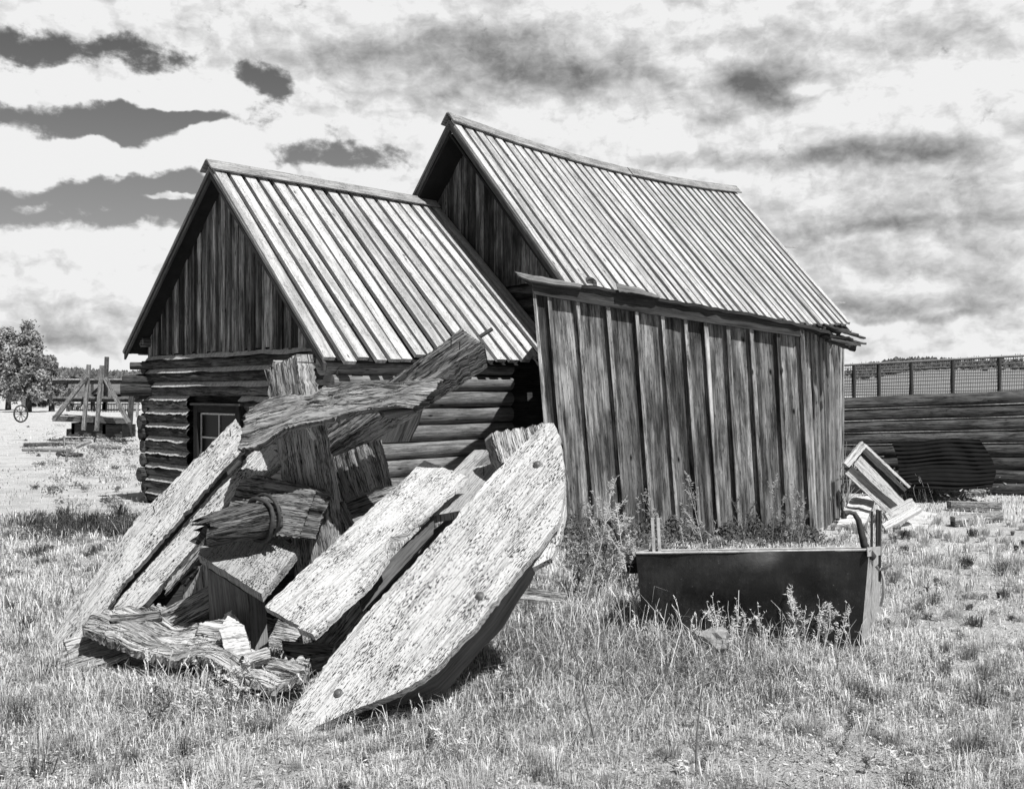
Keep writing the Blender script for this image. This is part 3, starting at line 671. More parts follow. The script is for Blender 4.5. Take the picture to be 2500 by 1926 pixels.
mb.tube([c+(a_*math.cos(k/20*2*math.pi)+b_*math.sin(k/20*2*math.pi))*.128+d_*(.01*math.sin(k)) for k in range(21)], .014, 1, 0, 6)
mb.tube([c+d_*.05+(a_*math.cos(k/20*2*math.pi)+b_*math.sin(k/20*2*math.pi))*(.125+.02*math.sin(k/20*math.pi*2)) for k in range(21)], .011, 1, 0, 6)
mb.build('iron_band', M['iron'], stm)
timber('flat_board', 'flat square-ended board jutting forward below the rotten log', 'board',
   PP([(483, 1352, 5.75), (500, 1322, 5.95), (560, 1240, 6.35)]), PP([(638, 1449, 5.45), (680, 1400, 5.75), (730, 1338, 6.15)]), .055, 'oak', nu=22, nv=14, rough=.005, tone=.62, tdir=V((.1, .35, -.9)))
timber('square_post', 'square grey post standing at the lower centre of the heap', 'post',
   PP([(508, 1388, 5.95), (510, 1500, 5.95), (518, 1640, 5.9)]), PP([(604, 1449, 5.85), (610, 1500, 5.85), (618, 1640, 5.8)]), .11, 'smooth', nu=24, nv=8, tdir=V((.72, .7, 0)), rough=.004, tone=.8)
timber('thin_post', 'thin upright slab just left of the square post', 'post',
   PP([(446, 1388, 6.2), (448, 1520, 6.15)]), PP([(512, 1360, 6.1), (512, 1530, 6.1)]), .06, 'oak2', nu=14, nv=6, rag0=.03)
timber('split_rail', 'split rail slanting up behind the square post', 'rail',
   PP([(385, 1494, 5.98), (470, 1450, 6.02), (530, 1418, 6.05)]), PP([(430, 1530, 5.92), (500, 1500, 5.95), (545, 1475, 6.0)]), .06, 'rot', nu=16, nv=6, rag1=.05)
wv14 = lambda u_, v_: .018*math.sin(u_*13.5-.6+v_*.8)*min(1, u_*2)+.006*math.sin(u_*27+v_*5)
timber('warped_plank', 'badly warped rotten plank lying lowest along the front left of the heap', 'plank',
   PP([(200, 1520, 5.95), (232, 1500, 6.0), (300, 1480, 6.05), (390, 1478, 6.08), (440, 1498, 6.05), (520, 1512, 5.9), (590, 1556, 5.6), (640, 1590, 5.4), (690, 1592, 5.35), (765, 1622, 5.3)]),
   PP([(198, 1532, 5.75), (315, 1580, 5.6), (421, 1608, 5.4), (476, 1606, 5.3), (542, 1622, 5.2), (566, 1650, 5.05), (604, 1654, 5.0), (678, 1676, 4.98), (748, 1650, 5.0)]), .045, 'rot', nu=120, nv=36, rough=.02, edge=.02, rag0=.03, rag1=.05, groove=.016, wave=wv14, tdir=V((0, .25, -.95)), tone=1.35)
timber('buried_board', 'broad board half sunk in the grass under the left end of the warped plank', 'board',
   PP([(120, 1612, 5.9), (215, 1556, 6.0), (330, 1560, 5.9)]), PP([(170, 1648, 5.65), (240, 1622, 5.7), (335, 1590, 5.75)]), .05, 'oak2', nu=22, nv=8, rough=.006, rag0=.05)
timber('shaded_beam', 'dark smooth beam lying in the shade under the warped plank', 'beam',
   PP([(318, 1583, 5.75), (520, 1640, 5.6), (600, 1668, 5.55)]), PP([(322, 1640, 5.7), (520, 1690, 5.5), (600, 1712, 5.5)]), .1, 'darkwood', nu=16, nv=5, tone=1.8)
st = timber('stub_log', 'little round stub of wood lying on the warped plank', 'log',
   PP([(590, 1600, 5.12), (650, 1580, 5.25)]), PP([(596, 1622, 5.08), (660, 1606, 5.2)]), .05, 'rot', nu=8, nv=6, wave=lambda u_, v_: .02*math.sin(v_*math.pi), tone=1.2)
timber('split_chunk', 'short split chunk of timber between the warped plank and the runner', 'block',
   PP([(680, 1562, 5.75), (750, 1566, 5.72), (822, 1570, 5.7)]), PP([(690, 1590, 5.62), (750, 1602, 5.6), (818, 1604, 5.6)]), .09, 'rot', nu=18, nv=8, rough=.012, rag0=.03, rag1=.03)
FR = [('splinter', 'pale piece added as the sunlit patch at the foot of the square post', PP([(532, 1542, 5.45), (556, 1500, 5.5), (600, 1528, 5.5)]), PP([(548, 1600, 5.35), (590, 1610, 5.35), (622, 1600, 5.35)]), 'pale', .03, 1.0),  # pale wood stands in for the patch of sun on the post
('splinter', 'pale broken slab filling the hollow between the square post and the thin slab', PP([(440, 1500, 6.05), (505, 1470, 6.1)]), PP([(455, 1560, 5.95), (512, 1540, 6.0)]), 'pale', .04, .9),
 ('splinter', 'pale wedge of wood behind the lower end of the notched plank', PP([(640, 1500, 6.3), (740, 1530, 6.3)]), PP([(645, 1580, 6.2), (745, 1590, 6.2)]), 'oak2', .05, 1.1),
 ('splinter', 'jagged charred chip sticking out at the left below the rotten log', PP([(430, 1400, 6.15), (500, 1352, 6.2)]), PP([(440, 1425, 6.1), (506, 1372, 6.15)]), 'rot', .04, .5),
 ('splinter', 'frayed pale end of a hidden board at the left foot of the heap', PP([(150, 1560, 6.0), (230, 1545, 6.05)]), PP([(160, 1590, 5.9), (236, 1566, 6.0)]), 'rot', .04, 1.6),
('splinter', 'second pale piece added for the sunlight on the foot of the square post', PP([(528, 1530, 5.75), (545, 1502, 5.78), (570, 1488, 5.78)]), PP([(560, 1600, 5.6), (600, 1600, 5.6), (616, 1590, 5.6)]), 'pale', .03, 1.0),  # same sun patch on the post, put into pale wood
 ('splinter', 'dark curled splinter on top of the left end of the warped plank', PP([(262, 1500, 5.9), (330, 1496, 5.92), (392, 1486, 5.95)]), PP([(270, 1516, 5.86), (335, 1522, 5.86), (400, 1504, 5.9)]), 'rot', .03, .7),
 ('splinter', 'bright curled splinter across the middle of the warped plank', PP([(480, 1520, 5.7), (540, 1512, 5.72), (590, 1530, 5.7)]), PP([(470, 1545, 5.62), (540, 1552, 5.6), (600, 1570, 5.58)]), 'rot', .035, 1.5),
 ('splinter', 'thin broken lath slanting between the two long planks and the flat board', PP([(395, 1440, 6.05), (470, 1352, 6.1), (520, 1300, 6.15)]), PP([(402, 1452, 6.03), (480, 1365, 6.08), (530, 1308, 6.13)]), 'oak2', .02, .9),
 ('splinter', 'broken lath lying low between the leaning leg and the runner', PP([(640, 1640, 5.35), (740, 1598, 5.4)]), PP([(650, 1655, 5.3), (748, 1614, 5.36)]), 'rot', .03, 1.0),
 ('splinter', 'short dark lath hanging below the split cross plank', PP([(745, 1040, 6.05), (765, 1080, 6.1)]), PP([(752, 1038, 6.05), (774, 1078, 6.1)]), 'oak2', .02, 1.2),
 ('splinter', 'ragged dark fragment wedged beside the hanging block', PP([(812, 1225, 6.4), (850, 1300, 6.35)]), PP([(840, 1220, 6.4), (868, 1296, 6.35)]), 'rot', .04, .6)]
for (nm, lb, a, b2, mt, th, tn) in FR: timber(nm, lb, 'splinter', a, b2, th, mt, nu=22, nv=12, rough=.01, rag0=.03, rag1=.03, groove=.01, edge=.006, tone=tn)
# notched plank
pn = PLN((645, 1480, 5.6), (1034, 1125, 6.45), (1138, 1163, 6.2))
timber('notched_plank', 'wide bleached plank with a rotted notch in its lower edge, propped behind the runner', 'plank',
   pl(pn, [(645, 1480), (780, 1356), (900, 1246), (1036, 1124)]), pl(pn, [(732, 1528), (800, 1470), (870, 1404), (912, 1368), (936, 1350), (938, 1330), (950, 1312), (972, 1306), (986, 1300), (1040, 1252), (1139, 1162)]),
   .035, 'oak', nu=70, nv=12, rough=.006, edge=.005, tdir=V((.35, .2, -.9)))
timber('edge_strip', 'narrow board alongside the lower edge of the notched plank', 'plank',
   pl(pn, [(726, 1532), (800, 1462), (880, 1390), (936, 1338)], -.05), pl(pn, [(764, 1547), (830, 1484), (900, 1420), (946, 1356)], -.05), .04, 'oak', nu=30, nv=4, tdir=V((.35, .2, -.9)))
timber('channel_board', 'smooth dark board on edge in the gap between the notched plank and the runner', 'board',
   PP([(876, 1442, 5.7), (1060, 1256, 6.1)]), PP([(886, 1492, 5.6), (1058, 1302, 6.05)]), .04, 'smooth', nu=24, nv=4, tone=.42, rough=.002)
timber('shade_fill_plank', 'added dark plank standing in for the shade in the gap left of the runner', 'plank',
   PP([(880, 1440, 6.4), (1130, 1235, 6.9)]), PP([(930, 1560, 6.3), (1190, 1330, 6.8)]), .04, 'darkwood', nu=20, nv=4)  # added behind the channel board to paint the gap's shade
wb = timber('broad_board', 'broad pale board with a nail, lying between the notched plank and the runner', 'board',
   PP([(1048, 1262, 6.15), (1110, 1152, 6.65), (1118, 1148, 6.7)]), PP([(1150, 1240, 5.95), (1235, 1150, 6.4), (1260, 1120, 6.5)]), .05, 'pale', nu=22, nv=8, tone=.72, tdir=V((.1, .3, -.9)))
nails(wb, [P(1181, 1161, 6.42)], .05, .004, V((0, -.1, 1)))
timber('square_rail', 'pale squared rail rising from behind the notched plank to the short beam', 'rail',
   PP([(1060, 1190, 6.75), (1115, 1140, 6.8), (1160, 1098, 6.85)]), PP([(1100, 1200, 6.65), (1150, 1150, 6.7), (1200, 1098, 6.75)]), .08, 'pale', nu=16, nv=5, tone=.85)
timber('short_beam', 'short cracked beam end resting just left of the runner tip', 'beam',
   PP([(1199, 1053, 6.35), (1222, 1131, 6.15)]), PP([(1330, 1030, 6.45), (1350, 1095, 6.25)]), .13, 'oak2', nu=24, nv=40, rough=.010, rag0=.03, groove=.016, tdir=V((-.35, .8, -.35)), tone=1.1, edge=.003)
timber('back_rail', 'dark rail running right behind the upright post, below the hanging block', 'rail',
   PP([(826, 1232, 6.7), (991, 1172, 6.85), (1060, 1150, 6.9)]), PP([(838, 1268, 6.65), (960, 1228, 6.8), (1060, 1190, 6.85)]), .09, 'rot', nu=22, nv=6, tone=.7)
timber('leaning_leg', 'pale upright leg showing under the lower end of the notched plank', 'post',
   PP([(757, 1560, 5.95), (800, 1505, 5.95), (862, 1452, 5.95)]), PP([(800, 1660, 5.85), (850, 1600, 5.85), (892, 1520, 5.85)]), .08, 'oak2', nu=24, nv=24, rough=.01, groove=.015, tone=1.2)
timber('grass_slab', 'small split slab lying in the grass right of the runner', 'board',
   PP([(1268, 1432, 7.6), (1385, 1448, 7.6)]), PP([(1262, 1462, 7.45), (1372, 1470, 7.45)]), .05, 'rot', nu=12, nv=5, tone=1.2)
timber('shade_back_slab', 'wide dark slab added as the shade in the hollow behind the rotten log', 'board',
   PP([(560, 1130, 7.0), (800, 1130, 7.0)]), PP([(420, 1570, 6.6), (800, 1570, 6.6)]), .05, 'darkwood', nu=12, nv=12, tone=.8)  # added backing, its dark wood paints the shade inside the heap
timber('shade_low_slab', 'dark slab added as the shade in the hollow left of the square post', 'board',
   PP([(380, 1420, 6.5), (520, 1380, 6.5)]), PP([(280, 1560, 6.4), (520, 1560, 6.4)]), .05, 'darkwood', nu=12, nv=8, tone=.6)  # added backing, dark wood in place of shade beside the post
timber('pale_splinter', 'short sunlit stake standing behind the two long planks', 'post',
   PP([(640, 1120, 7.1), (640, 1172, 7.1)]), PP([(688, 1120, 7.05), (692, 1180, 7.05)]), .05, 'pale', nu=8, nv=4, rag0=.02)
timber('front_stake', 'short broken stake poking from the grass in front of the warped plank', 'stake',
   PP([(488, 1600, 5.3), (490, 1680, 5.25), (600, 1760, 5.2)][:2]), PP([(500, 1600, 5.3), (505, 1690, 5.25)]), .03, 'rot', nu=8, nv=3)
# ================================================================== steel tank
tank = empty('steel_tank', (1.6, 6.4, 0), 'black open steel box with a curved handle, standing before the shed', 'tank')
c = [P(1552, 1350, 6.25), P(2122, 1342, 6.17), P(2150, 1336, 7.1), P(1580, 1344, 7.2)]       # rim corners
k = [P(1575, 1580, 6.30), P(2100, 1592, 6.17), P(2148, 1500, 7.1), P(1600, 1500, 7.2)]
def shell(mb, a, b_, c_, d, tone, mi, nx=14, nz=8, dent=.012, seed=0):
    rows = []
    for i in range(nz+1):
        rows.append([])
        for j in range(nx+1):
            p = a.lerp(b_, j/nx).lerp(d.lerp(c_, j/nx), i/nz)
            e = math.sin(math.pi*j/nx)*math.sin(math.pi*min(1, i/nz+.2))
            rows[-1].append(p+V((0, -1, 0))*dent*noise.noise(V((p.x*3+seed, p.y*3, p.z*4)))*2*e)
    mb.grid(rows, [[(j*.1, i*.1) for j in range(nx+1)] for i in range(nz+1)], tone, mi, True)
mb = MB(); shell(mb, c[0], c[1], k[1], k[0], 1, 0, 28, 14, dent=.05)
shell(mb, c[1], c[2], k[2], k[1], 1, 1, 4, 6, .004); shell(mb, c[2], c[3], k[3], k[2], 1, 0); shell(mb, c[3], c[0], k[0], k[3], 1, 0)
mb.face([k[0], k[1], k[2], k[3]], [(0, 0)]*4, 1, 0)
mb.build('tank_body', [M['tank'], M['tankside']], tank)
mb = MB()
for i in range(4): mb.tube([c[i], c[(i+1) % 4]], .009, 1, 0, 6)
mb.build('rim', M['tankside'], tank)  # pale steel paints the highlight along the rim
# handle: curved strap
hp = [(2062, 1254), (2074, 1250), (2086, 1254), (2096, 1270), (2102, 1295), (2110, 1330), (2122, 1352), (2134, 1362)]
mb = MB(); hpv = [P(a, b2, 6.25) for a, b2 in hp]
for i in range(len(hpv)-1):
    d = (hpv[i+1]-hpv[i]).normalized(); n = V((d.z, 0, -d.x)); n2 = (hpv[min(i+2, len(hpv)-1)]-hpv[i]).normalized(); n2 = V((n2.z, 0, -n2.x))
mb.tube(hpv, [.022, .014, .016, .018, .020, .024, .030, .022], 1, 0, 8)
mb.tube([hpv[0]+V((-.005, 0, .012)), hpv[0]+V((-.005, 0, -.03))], .018, 1, 0, 8)
mb.build('curved_handle', M['iron'], tank)
mb = MB(); a = P(2118, 1340, 6.14)
mb.board(P(2116, 1336, 6.14), P(2152, 1333, 6.5), Z*-.055, V((0, -.012, 0)), 1.5); mb.build('handle_bracket', M['tankside'], tank)
for (px, y0, y1, Y) in ((2140, 1244, 1352, 6.5), (2127, 1248, 1340, 6.9), (2147, 1246, 1420, 6.45)):
    mb = MB(); mb.board(P(px, y1, Y), P(px+1, y0, Y), V((.012, 0, 0)), V((0, .02, 0)), 1); mb.build('upright_rod', M['iron'], tank)
mb = MB(); mb.tube([P(2146, 1383, 6.5), P(2155, 1388, 6.45), P(2165, 1384, 6.4), P(2172, 1374, 6.4)], [.015, .012, .012, .006], 1, 0, 6)
mb.tube([P(2148, 1390, 6.5), P(2154, 1402, 6.5), P(2158, 1420, 6.5), P(2157, 1450, 6.5), P(2150, 1478, 6.6)], .009, 1, 0, 6)
mb.tube([P(2142, 1380, 6.48), P(2152, 1392, 6.46)], .02, 2, 0, 8)
mb.build('latch', M['tankside'], tank)
for px in (1593, 1607):
    mb = MB(); mb.board(P(px, 1348, 7.15), P(px-4, 1264, 7.2), V((.022, 0, 0)), V((0, .012, 0)), 1.3); mb.build('rear_strap', M['tankside'], tank)
mb = MB(); mb.tube([P(1462, 1276, 7.6), P(1485, 1272, 7.6), P(1500, 1290, 7.6), P(1512, 1320, 7.6), P(1524, 1350, 7.6)], [.03, .02, .016, .016, .016], 1, 0, 8)
single('iron_hook', mb, M['iron'], 'bent iron hook leaning at the foot of the shed, left of the steel tank', 'hook')
mb = MB(); mb.loft(PP([(1525, 1352, 6.6), (1560, 1352, 6.6)]), PP([(1530, 1374, 6.5), (1560, 1374, 6.5)]), .08, 6, 3); 
mb.build('side_lug', M['tank'], tank)
# rock
mb = MB(); cc = P(1745, 1562, 5.95); rows = []
for i in range(9):
    th = i/8*math.pi; rows.append([])
    for j in range(17):
        ph = 2*math.pi*(j % 16)/16; d = V((math.sin(th)*math.cos(ph), math.sin(th)*math.sin(ph), math.cos(th)))
        r_ = 1+.4*noise.noise(d*1.6)+.25*noise.noise(d*4); rows[-1].append(cc+V((d.x*.10, d.y*.07, d.z*.075))*r_)
mb.grid(rows, [[(i*.1, j*.1) for j in range(17)] for i in range(9)], 1, 0, False)
single('rock', mb, M['rock'], 'grey rock in the grass against the black tank front', 'rock')
# ================================================================== right-hand side
rw = empty('log_retaining_wall', (6, 16, 0), 'low wall of stacked dark logs running right from the shed under the mesh fence', 'wall')
mb = MB(); wa, wb_ = V((4.4, 16.2, 0)), V((9.5, 15.4, 0))
tl, tr = 1.47, 1.70
for i in range(8):
    q0, q1 = (i+.5)/8*tl, (i+.5)/8*tr
    mb.log(wa+Z*q0, wb_+Z*q1, .108, .125, R(.35, .8), 0, 14, 14, .07)
mb.board(wa+V((0, .1, 0)), wb_+V((0, .1, 0)), Z*1.4, V((0, .05, 0)), .4)
mb.build('wall_logs', M['loglit'] if False else M['log'], rw)
mb = MB()
for i in range(1, 8):
    q0, q1 = i/8*tl, i/8*tr
    e = wb_ if i > 3 else wa.lerp(wb_, .3)
    mb.tube([wa+V((0, -.085, 0))+Z*(q0+.015), e+V((0, -.09, 0))+Z*((q1 if i > 3 else q0+(q1-q0)*.3)+.015)], .006, 1, 0, 5)
mb.build('chink_line', M['chink'], rw)
fn = empty('mesh_fence', (6.5, 17, 0), 'woven wire fence on round posts standing above the log wall', 'fence')
def fy(x_): return 17.0
f0, f1 = V((4.6, 17.2, 0)), V((10.0, 16.4, 0))
ztop = lambda q_: 2.02+.28*q_
for px in (2085, 2146, 2225, 2326, 2440):
    kx = (px-1250)/F; dd = f1-f0; q_ = (kx*f0.y-f0.x)/(dd.x-kx*dd.y); p = f0+dd*q_
    mb = MB(); mb.log(p, p+Z*(ztop(q_)-.02), .036, .034, .8, 0, 8, 4, .05); mb.build('fence_post', M['post'], fn)
mb = MB()
mb.tube([f0+Z*ztop(0), f1+Z*ztop(1)], .02, 1.4, 0, 6)
nw = 15
for i in range(nw):
    q_ = i/nw
    mb.tube([f0.lerp(f1, s)+Z*(1.3+(ztop(s)-1.3)*q_+.01*math.sin(s*9+i)) for s in [j/12 for j in range(13)]], .008, 1, 0, 4)
for i in range(150):
    s = i/150; p = f0.lerp(f1, s); mb.tube([p+Z*1.3, p+Z*(ztop(s)+R(-.0, .05))+V((.04, 0, 0))], .0055, 1, 0, 3)
mb.build('wire_mesh', M['wire'], fn)
# corrugated sheet
mb = MB(); cs = [P(2180, 1078, 15.3), P(2398, 1082, 15.0), P(2428, 1150, 14.9), P(2400, 1190, 14.7), P(2290, 1202, 14.6), P(2205, 1185, 14.7)]
rows = []; n_ = 84
for i in range(n_+1):
    q_ = i/n_; y_ = 1078+q_*120
    xl = 2176+18*math.sin(q_*3); xr = 2392+40*math.sin(min(1, q_*1.25)*math.pi*.55)-30*max(0, q_-.7)
    Yd = 15.35-.75*q_+.02*math.sin(q_*2*math.pi*12)
    rows.append([P(xl+(xr-xl)*j/12, y_-7*(j/12)+3*math.sin(j*.6+q_*3), Yd+.10*noise.noise(V((j*.4, q_*3, 1)))) for j in range(13)])
mb.grid(rows, [[(j*.1, i*.02) for j in range(13)] for i in range(n_+1)], 1, 0, True)
mb.grid([[p+V((0, .006, 0)) for p in r] for r in rows], [[(j*.1, i*.02) for j in range(13)] for i in range(n_+1)], 1, 0, True)
single('corrugated_sheet', mb, M['corr'], 'dark rusted corrugated roofing sheet leaning on the log wall', 'metal sheet')
# broken crate frame
cr = empty('broken_trough', (4.4, 12.6, 0), 'long pale broken wooden trough tipped on end beside the shed', 'trough')
def bar(parent, name, pts, wpx, th, mat, tone=1, dd=None):
    (x0, y0, Y0), (x1, y1, Y1) = pts; d = V((x1-x0, y1-y0, 0)).normalized(); n = V((-d.y, d.x, 0))*wpx/2
    mb = MB(); mb.loft([P(x0-n.x, y0-n.y, Y0), P(x1-n.x, y1-n.y, Y1)], [P(x0+n.x, y0+n.y, Y0), P(x1+n.x, y1+n.y, Y1)], th, 12, 3, .003, .01, .01, .003, tdir=dd, tone=tone)
    return mb.build(name, M[mat], parent)
bar(cr, 'end_board', [(2066, 1136, 12.2), (2112, 1082, 12.3)], 17, .06, 'pale')
bar(cr, 'long_side', [(2114, 1088, 12.4), (2222, 1190, 12.2)], 6, .05, 'pale')
bar(cr, 'bottom_board', [(2092, 1122, 12.35), (2201, 1234, 12.1)], 27, .03, 'pale')
bar(cr, 'dark_side', [(2066, 1136, 12.3), (2190, 1243, 12.1)], 17, .05, 'darkwood')
bar(cr, 'dark_side', [(2108, 1102, 12.5), (2205, 1205, 12.3)], 26, .05, 'darkwood')
bar(cr, 'long_side', [(2066, 1152, 12.15), (2178, 1256, 12.0)], 9, .05, 'pale')
bar(cr, 'foot_board', [(2164, 1262, 12.0), (2232, 1224, 12.1)], 18, .06, 'pale')
for (nm, lb, pts, wpx, tn) in (('pale_plank', 'pale plank slanting just below the foot of the trough', [(2158, 1285, 11.8), (2246, 1236, 12.0)], 14, 1),):
    (x0, y0, Y0), (x1, y1, Y1) = pts; mb = MB(); mb.loft(PP([(x0-4, y0-6, Y0), (x1-4, y1-6, Y1)]), PP([(x0+4, y0+7, Y0-.1), (x1+4, y1+7, Y1-.1)]), .04, 12, 3)
    single(nm, mb, M['pale'], lb, 'plank')
mb = MB(); mb.loft(PP([(2244, 1246, 12.7), (2290, 1252, 12.6)]), PP([(2186, 1296, 11.7), (2252, 1300, 11.6)]), .03, 12, 5, .006)
single('fallen_sheet', mb, M['pale'], 'pale flat sheet lying in the grass at the foot of the trough', 'board')
mb = MB(); mb.loft(PP([(2078, 1216, 12.5), (2140, 1209, 12.5)]), PP([(2042, 1282, 11.9), (2112, 1280, 11.9)]), .06, 12, 5, .012, edge=.02)
single('pale_slab', mb, M['pale'], 'pale broken slab lying against the corner of the shed', 'slab')
mb = MB(); mb.loft(PP([(2166, 1290, 11.8), (2200, 1285, 11.8)]), PP([(2150, 1304, 11.6), (2186, 1304, 11.6)]), .06, 6, 3)
single('dark_block', mb, M['darkwood'], 'small dark block under the pale planks by the trough', 'block')
for (lb, a, b2, wpx) in (('weathered ground beam lying below the corrugated sheet, farthest of three', (2283, 1206), (2408, 1205), 9), ('thin ground beam in the yard, middle of three beside the trough', (2322, 1235), (2446, 1239), 7), ('short squared ground beam nearest the camera, right of the trough', (2332, 1275), (2450, 1262), 10)):
    p, q_ = G(*a, .04), G(*b2, .04); mb = MB(); mb.board(p, q_, V((0, .14, .0)), Z*.06, 1.0); mb.board(p+V((0, -.004, -.05)), q_+V((0, -.004, -.05)), V((0, .14, 0)), Z*.048, .5)
    single('ground_beam', mb, M['oak2'], lb, 'beam', 'beams lying in the yard')
# ================================================================== plants
def twig(mb, p, d, L, r, tone, depth=0, leaf=True, dens=1.0, ltone=(.25, .6)):
    n = 6; pts = [p]; dd = d.normalized()
    for i in range(n):
        dd = (dd+V((R(-.12, .12), R(-.12, .12), R(-.05, .09)))).normalized(); pts.append(pts[-1]+dd*L/n)
    mb.tube(pts, [r*(1-.7*i/n) for i in range(n+1)], tone, 0, 4)
    if depth < 2:
        k = int((7 if depth == 0 else 3)*dens)
        for i in range(k):
            q_ = .3+.7*i/max(1, k); pp = pts[min(n-1, int(q_*n))]
            twig(mb, pp, dd*.9+V((R(-.8, .8), R(-.8, .8), R(0, .3))), L*R(.22, .42)*(1.2-q_*.5), r*.5, tone, depth+1, leaf, dens, ltone)
    if leaf:
        for i in range(16 if depth else 8):
            pp = pts[random.randint(2, n)]+V((R(-1, 1), R(-1, 1), R(-1, 1)))*.008
            a = V((R(-1, 1), R(-1, 1), R(-.3, 1))).normalized()*R(.008, .018); b_ = a.orthogonal().normalized()*R(.002, .0045)
            mb.face([pp-b_, pp+a-b_*.3, pp+a*1.5+b_*.3, pp+b_], [(0, 0)]*4, R(*ltone), 1)
WEEDS = [(1428, 1480, 1150, 7.4, 'tall pale seeded weed just right of the runner, before the shed corner', .5), (1490, 1470, 1235, 7.6, 'broad branching weed beside the iron hook', .5),
 (1560, 1560, 1235, 6.0, 'pale weed rising past the left corner of the black tank', .55), (1735, 1560, 1170, 5.7, 'tallest thin weed crossing the middle of the black tank', .35),
 (1800, 1560, 1385, 5.75, 'seeded weed in front of the black tank, right of the rock', .6), (1640, 1545, 1440, 5.8, 'short weed in front of the black tank, left of the rock', .6),
 (1530, 1700, 1300, 5.2, 'long bare stalk in the grass left of the tank', .3), (1960, 1600, 1440, 5.7, 'thin stalk with a seed head near the right end of the tank', .6),
 (1455, 1830, 1480, 4.7, 'dark bare stalk in the foreground grass, lower centre', .12), (2010, 1590, 1470, 5.75, 'small grassy stalk at the right corner of the tank', .6),
 (560, 1760, 1590, 4.95, 'feathery pale weed growing in front of the warped plank', .65), (1700, 1900, 1560, 4.4, 'dark leaning stalk in the foreground grass below the tank', .14)]
for (px, yb, yt, Y, lb, tn) in WEEDS:
    Y2 = min(Y, EYE*F/(yb-960)); p = P(px, yb, EYE*F/(yb-960)); p.z = 0
    hh = (yb-yt)/F*p.y
    mb = MB(); bare = tn < .35
    twig(mb, p, V((R(-.25, .25), R(-.1, .1), 1)), hh*.95,   .005 if bare else .0055, tn, 0, not bare, .5 if bare else (1.4 if hh > .5 else 1.0), (tn*.7, tn*1.1))
    if False: pass
    single('weed', mb, [M['stem'], M['leaf']], lb, 'weed', 'tall weeds in the grass')
# bare vine at the shed back corner
mb = MB()
for i in range(9):
    p = P(2062+R(-8, 12), 1250+R(-10, 10), 12.9); twig(mb, p, V((R(-.3, .3), R(-.2, .2), 1)), R(.6, 1.1), .009, R(.1, .5), 1, False)
single('bare_vine', mb, [M['stem'], M['leaf']], 'tangle of bare vine climbing the back corner of the shed', 'vine')
def bush(name, c, rx, ry, rz, n, tones, ls, label, cat, kind=None, group=None, seed=0):
    rng = np.random.default_rng(seed+11); mb = MB()
    cl = rng.normal(size=(max(8, n//60), 3)); cl /= np.linalg.norm(cl, axis=1)[:, None]; cl *= rng.uniform(.35, 1, (len(cl), 1))
    for i in range(n):
        q_ = cl[rng.integers(len(cl))]+rng.normal(size=3)*.16
        p = c+V((q_[0]*rx, q_[1]*ry, max(0.02-c.z, q_[2]*rz)))
        a = V(rng.normal(size=3)).normalized()*ls*rng.uniform(.6, 1.3); b_ = a.orthogonal().normalized()*ls*.35
        tn = rng.uniform(*tones)
        mb.face([p-b_, p+a-b_*.4, p+a+b_*.4, p+b_], [(0, 0)]*4, tn, 0)
    if kind: return tag(mb.build(name, M['leaf']), label, cat, group, kind)
    return mb
# dark undergrowth at foot of shed
rng = np.random.default_rng(5)
mb = MB()
for i in range(3800):
    s = rng.uniform(0, 1); p = BLc.lerp(BRc, s); p = V((p.x, p.y-abs(rng.normal())*.28-.05, 0)); hh = rng.uniform(.02, .26)*(.25+.9*abs(math.sin(s*9+1)*math.sin(s*31)))
    p.z = hh; a = V(rng.normal(size=3)).normalized()*.035; b_ = a.orthogonal().normalized()*.014
    mb.face([p-b_, p+a-b_*.4, p+a+b_*.4, p+b_], [(0, 0)]*4, rng.uniform(.03, .13), 0)
for i in range(1800):
    p = V((rng.uniform(.5, 1.6), rng.uniform(8.0, 10.8), 0)); hh = rng.uniform(.02, .25); p.z = hh
    a = V(rng.normal(size=3)).normalized()*.035; b_ = a.orthogonal().normalized()*.014
    mb.face([p-b_, p+a-b_*.4, p+a+b_*.4, p+b_], [(0, 0)]*4, rng.uniform(.03, .2), 0)
tag(mb.build('undergrowth', M['leaf']), 'dark leafy undergrowth along the foot of the shed', 'undergrowth', None, 'stuff')
mb = MB()
for i in range(30):
    px = R(1420, 1960) if i % 4 else R(1400, 1540); p = P(px, 1300, R(9.4, 10.8) if px > 1560 else R(7.4, 9.6)); p.z = 0
    twig(mb, p, V((R(-.35, .35), R(-.2, .2), 1)), R(.35, .75), .0045, R(.05, .3), 0, True, .75, (.03, .14) if i % 3 else (.25, .55))
tag(mb.build('weed_thicket', [M['stem'], M['leaf']]), 'thicket of thin dry weeds between the shed foot and the steel tank', 'undergrowth', None, 'stuff')
mb = MB()
for i in range(26):
    p = G(R(1560, 2080), R(1575, 1620)); twig(mb, p, V((R(-.35, .35), R(-.1, .1), 1)), R(.16, .36), .003, R(.4, .7), 1, True, 1.0, (.4, .75))
for i in range(45):
    p = G(R(330, 640), R(1660, 1800)); twig(mb, p, V((R(-.5, .5), R(-.4, .4), 1)), R(.08, .2), .003, R(.3, .7), 1, True, 1.0, (.4, .75) if i % 3 else (.05, .2))
for i in range(60):
    p = G(R(1000, 2400), R(1480, 1900)); twig(mb, p, V((R(-.9, .9), R(-.6, .6), .8)), R(.06, .16), .003, R(.1, .6), 1, True, 1.0, (.05, .3) if i % 3 else (.5, .8))
tag(mb.build('low_herbs', [M['stem'], M['leaf']]), 'low dry herbs scattered through the foreground grass', 'herbs', None, 'stuff')
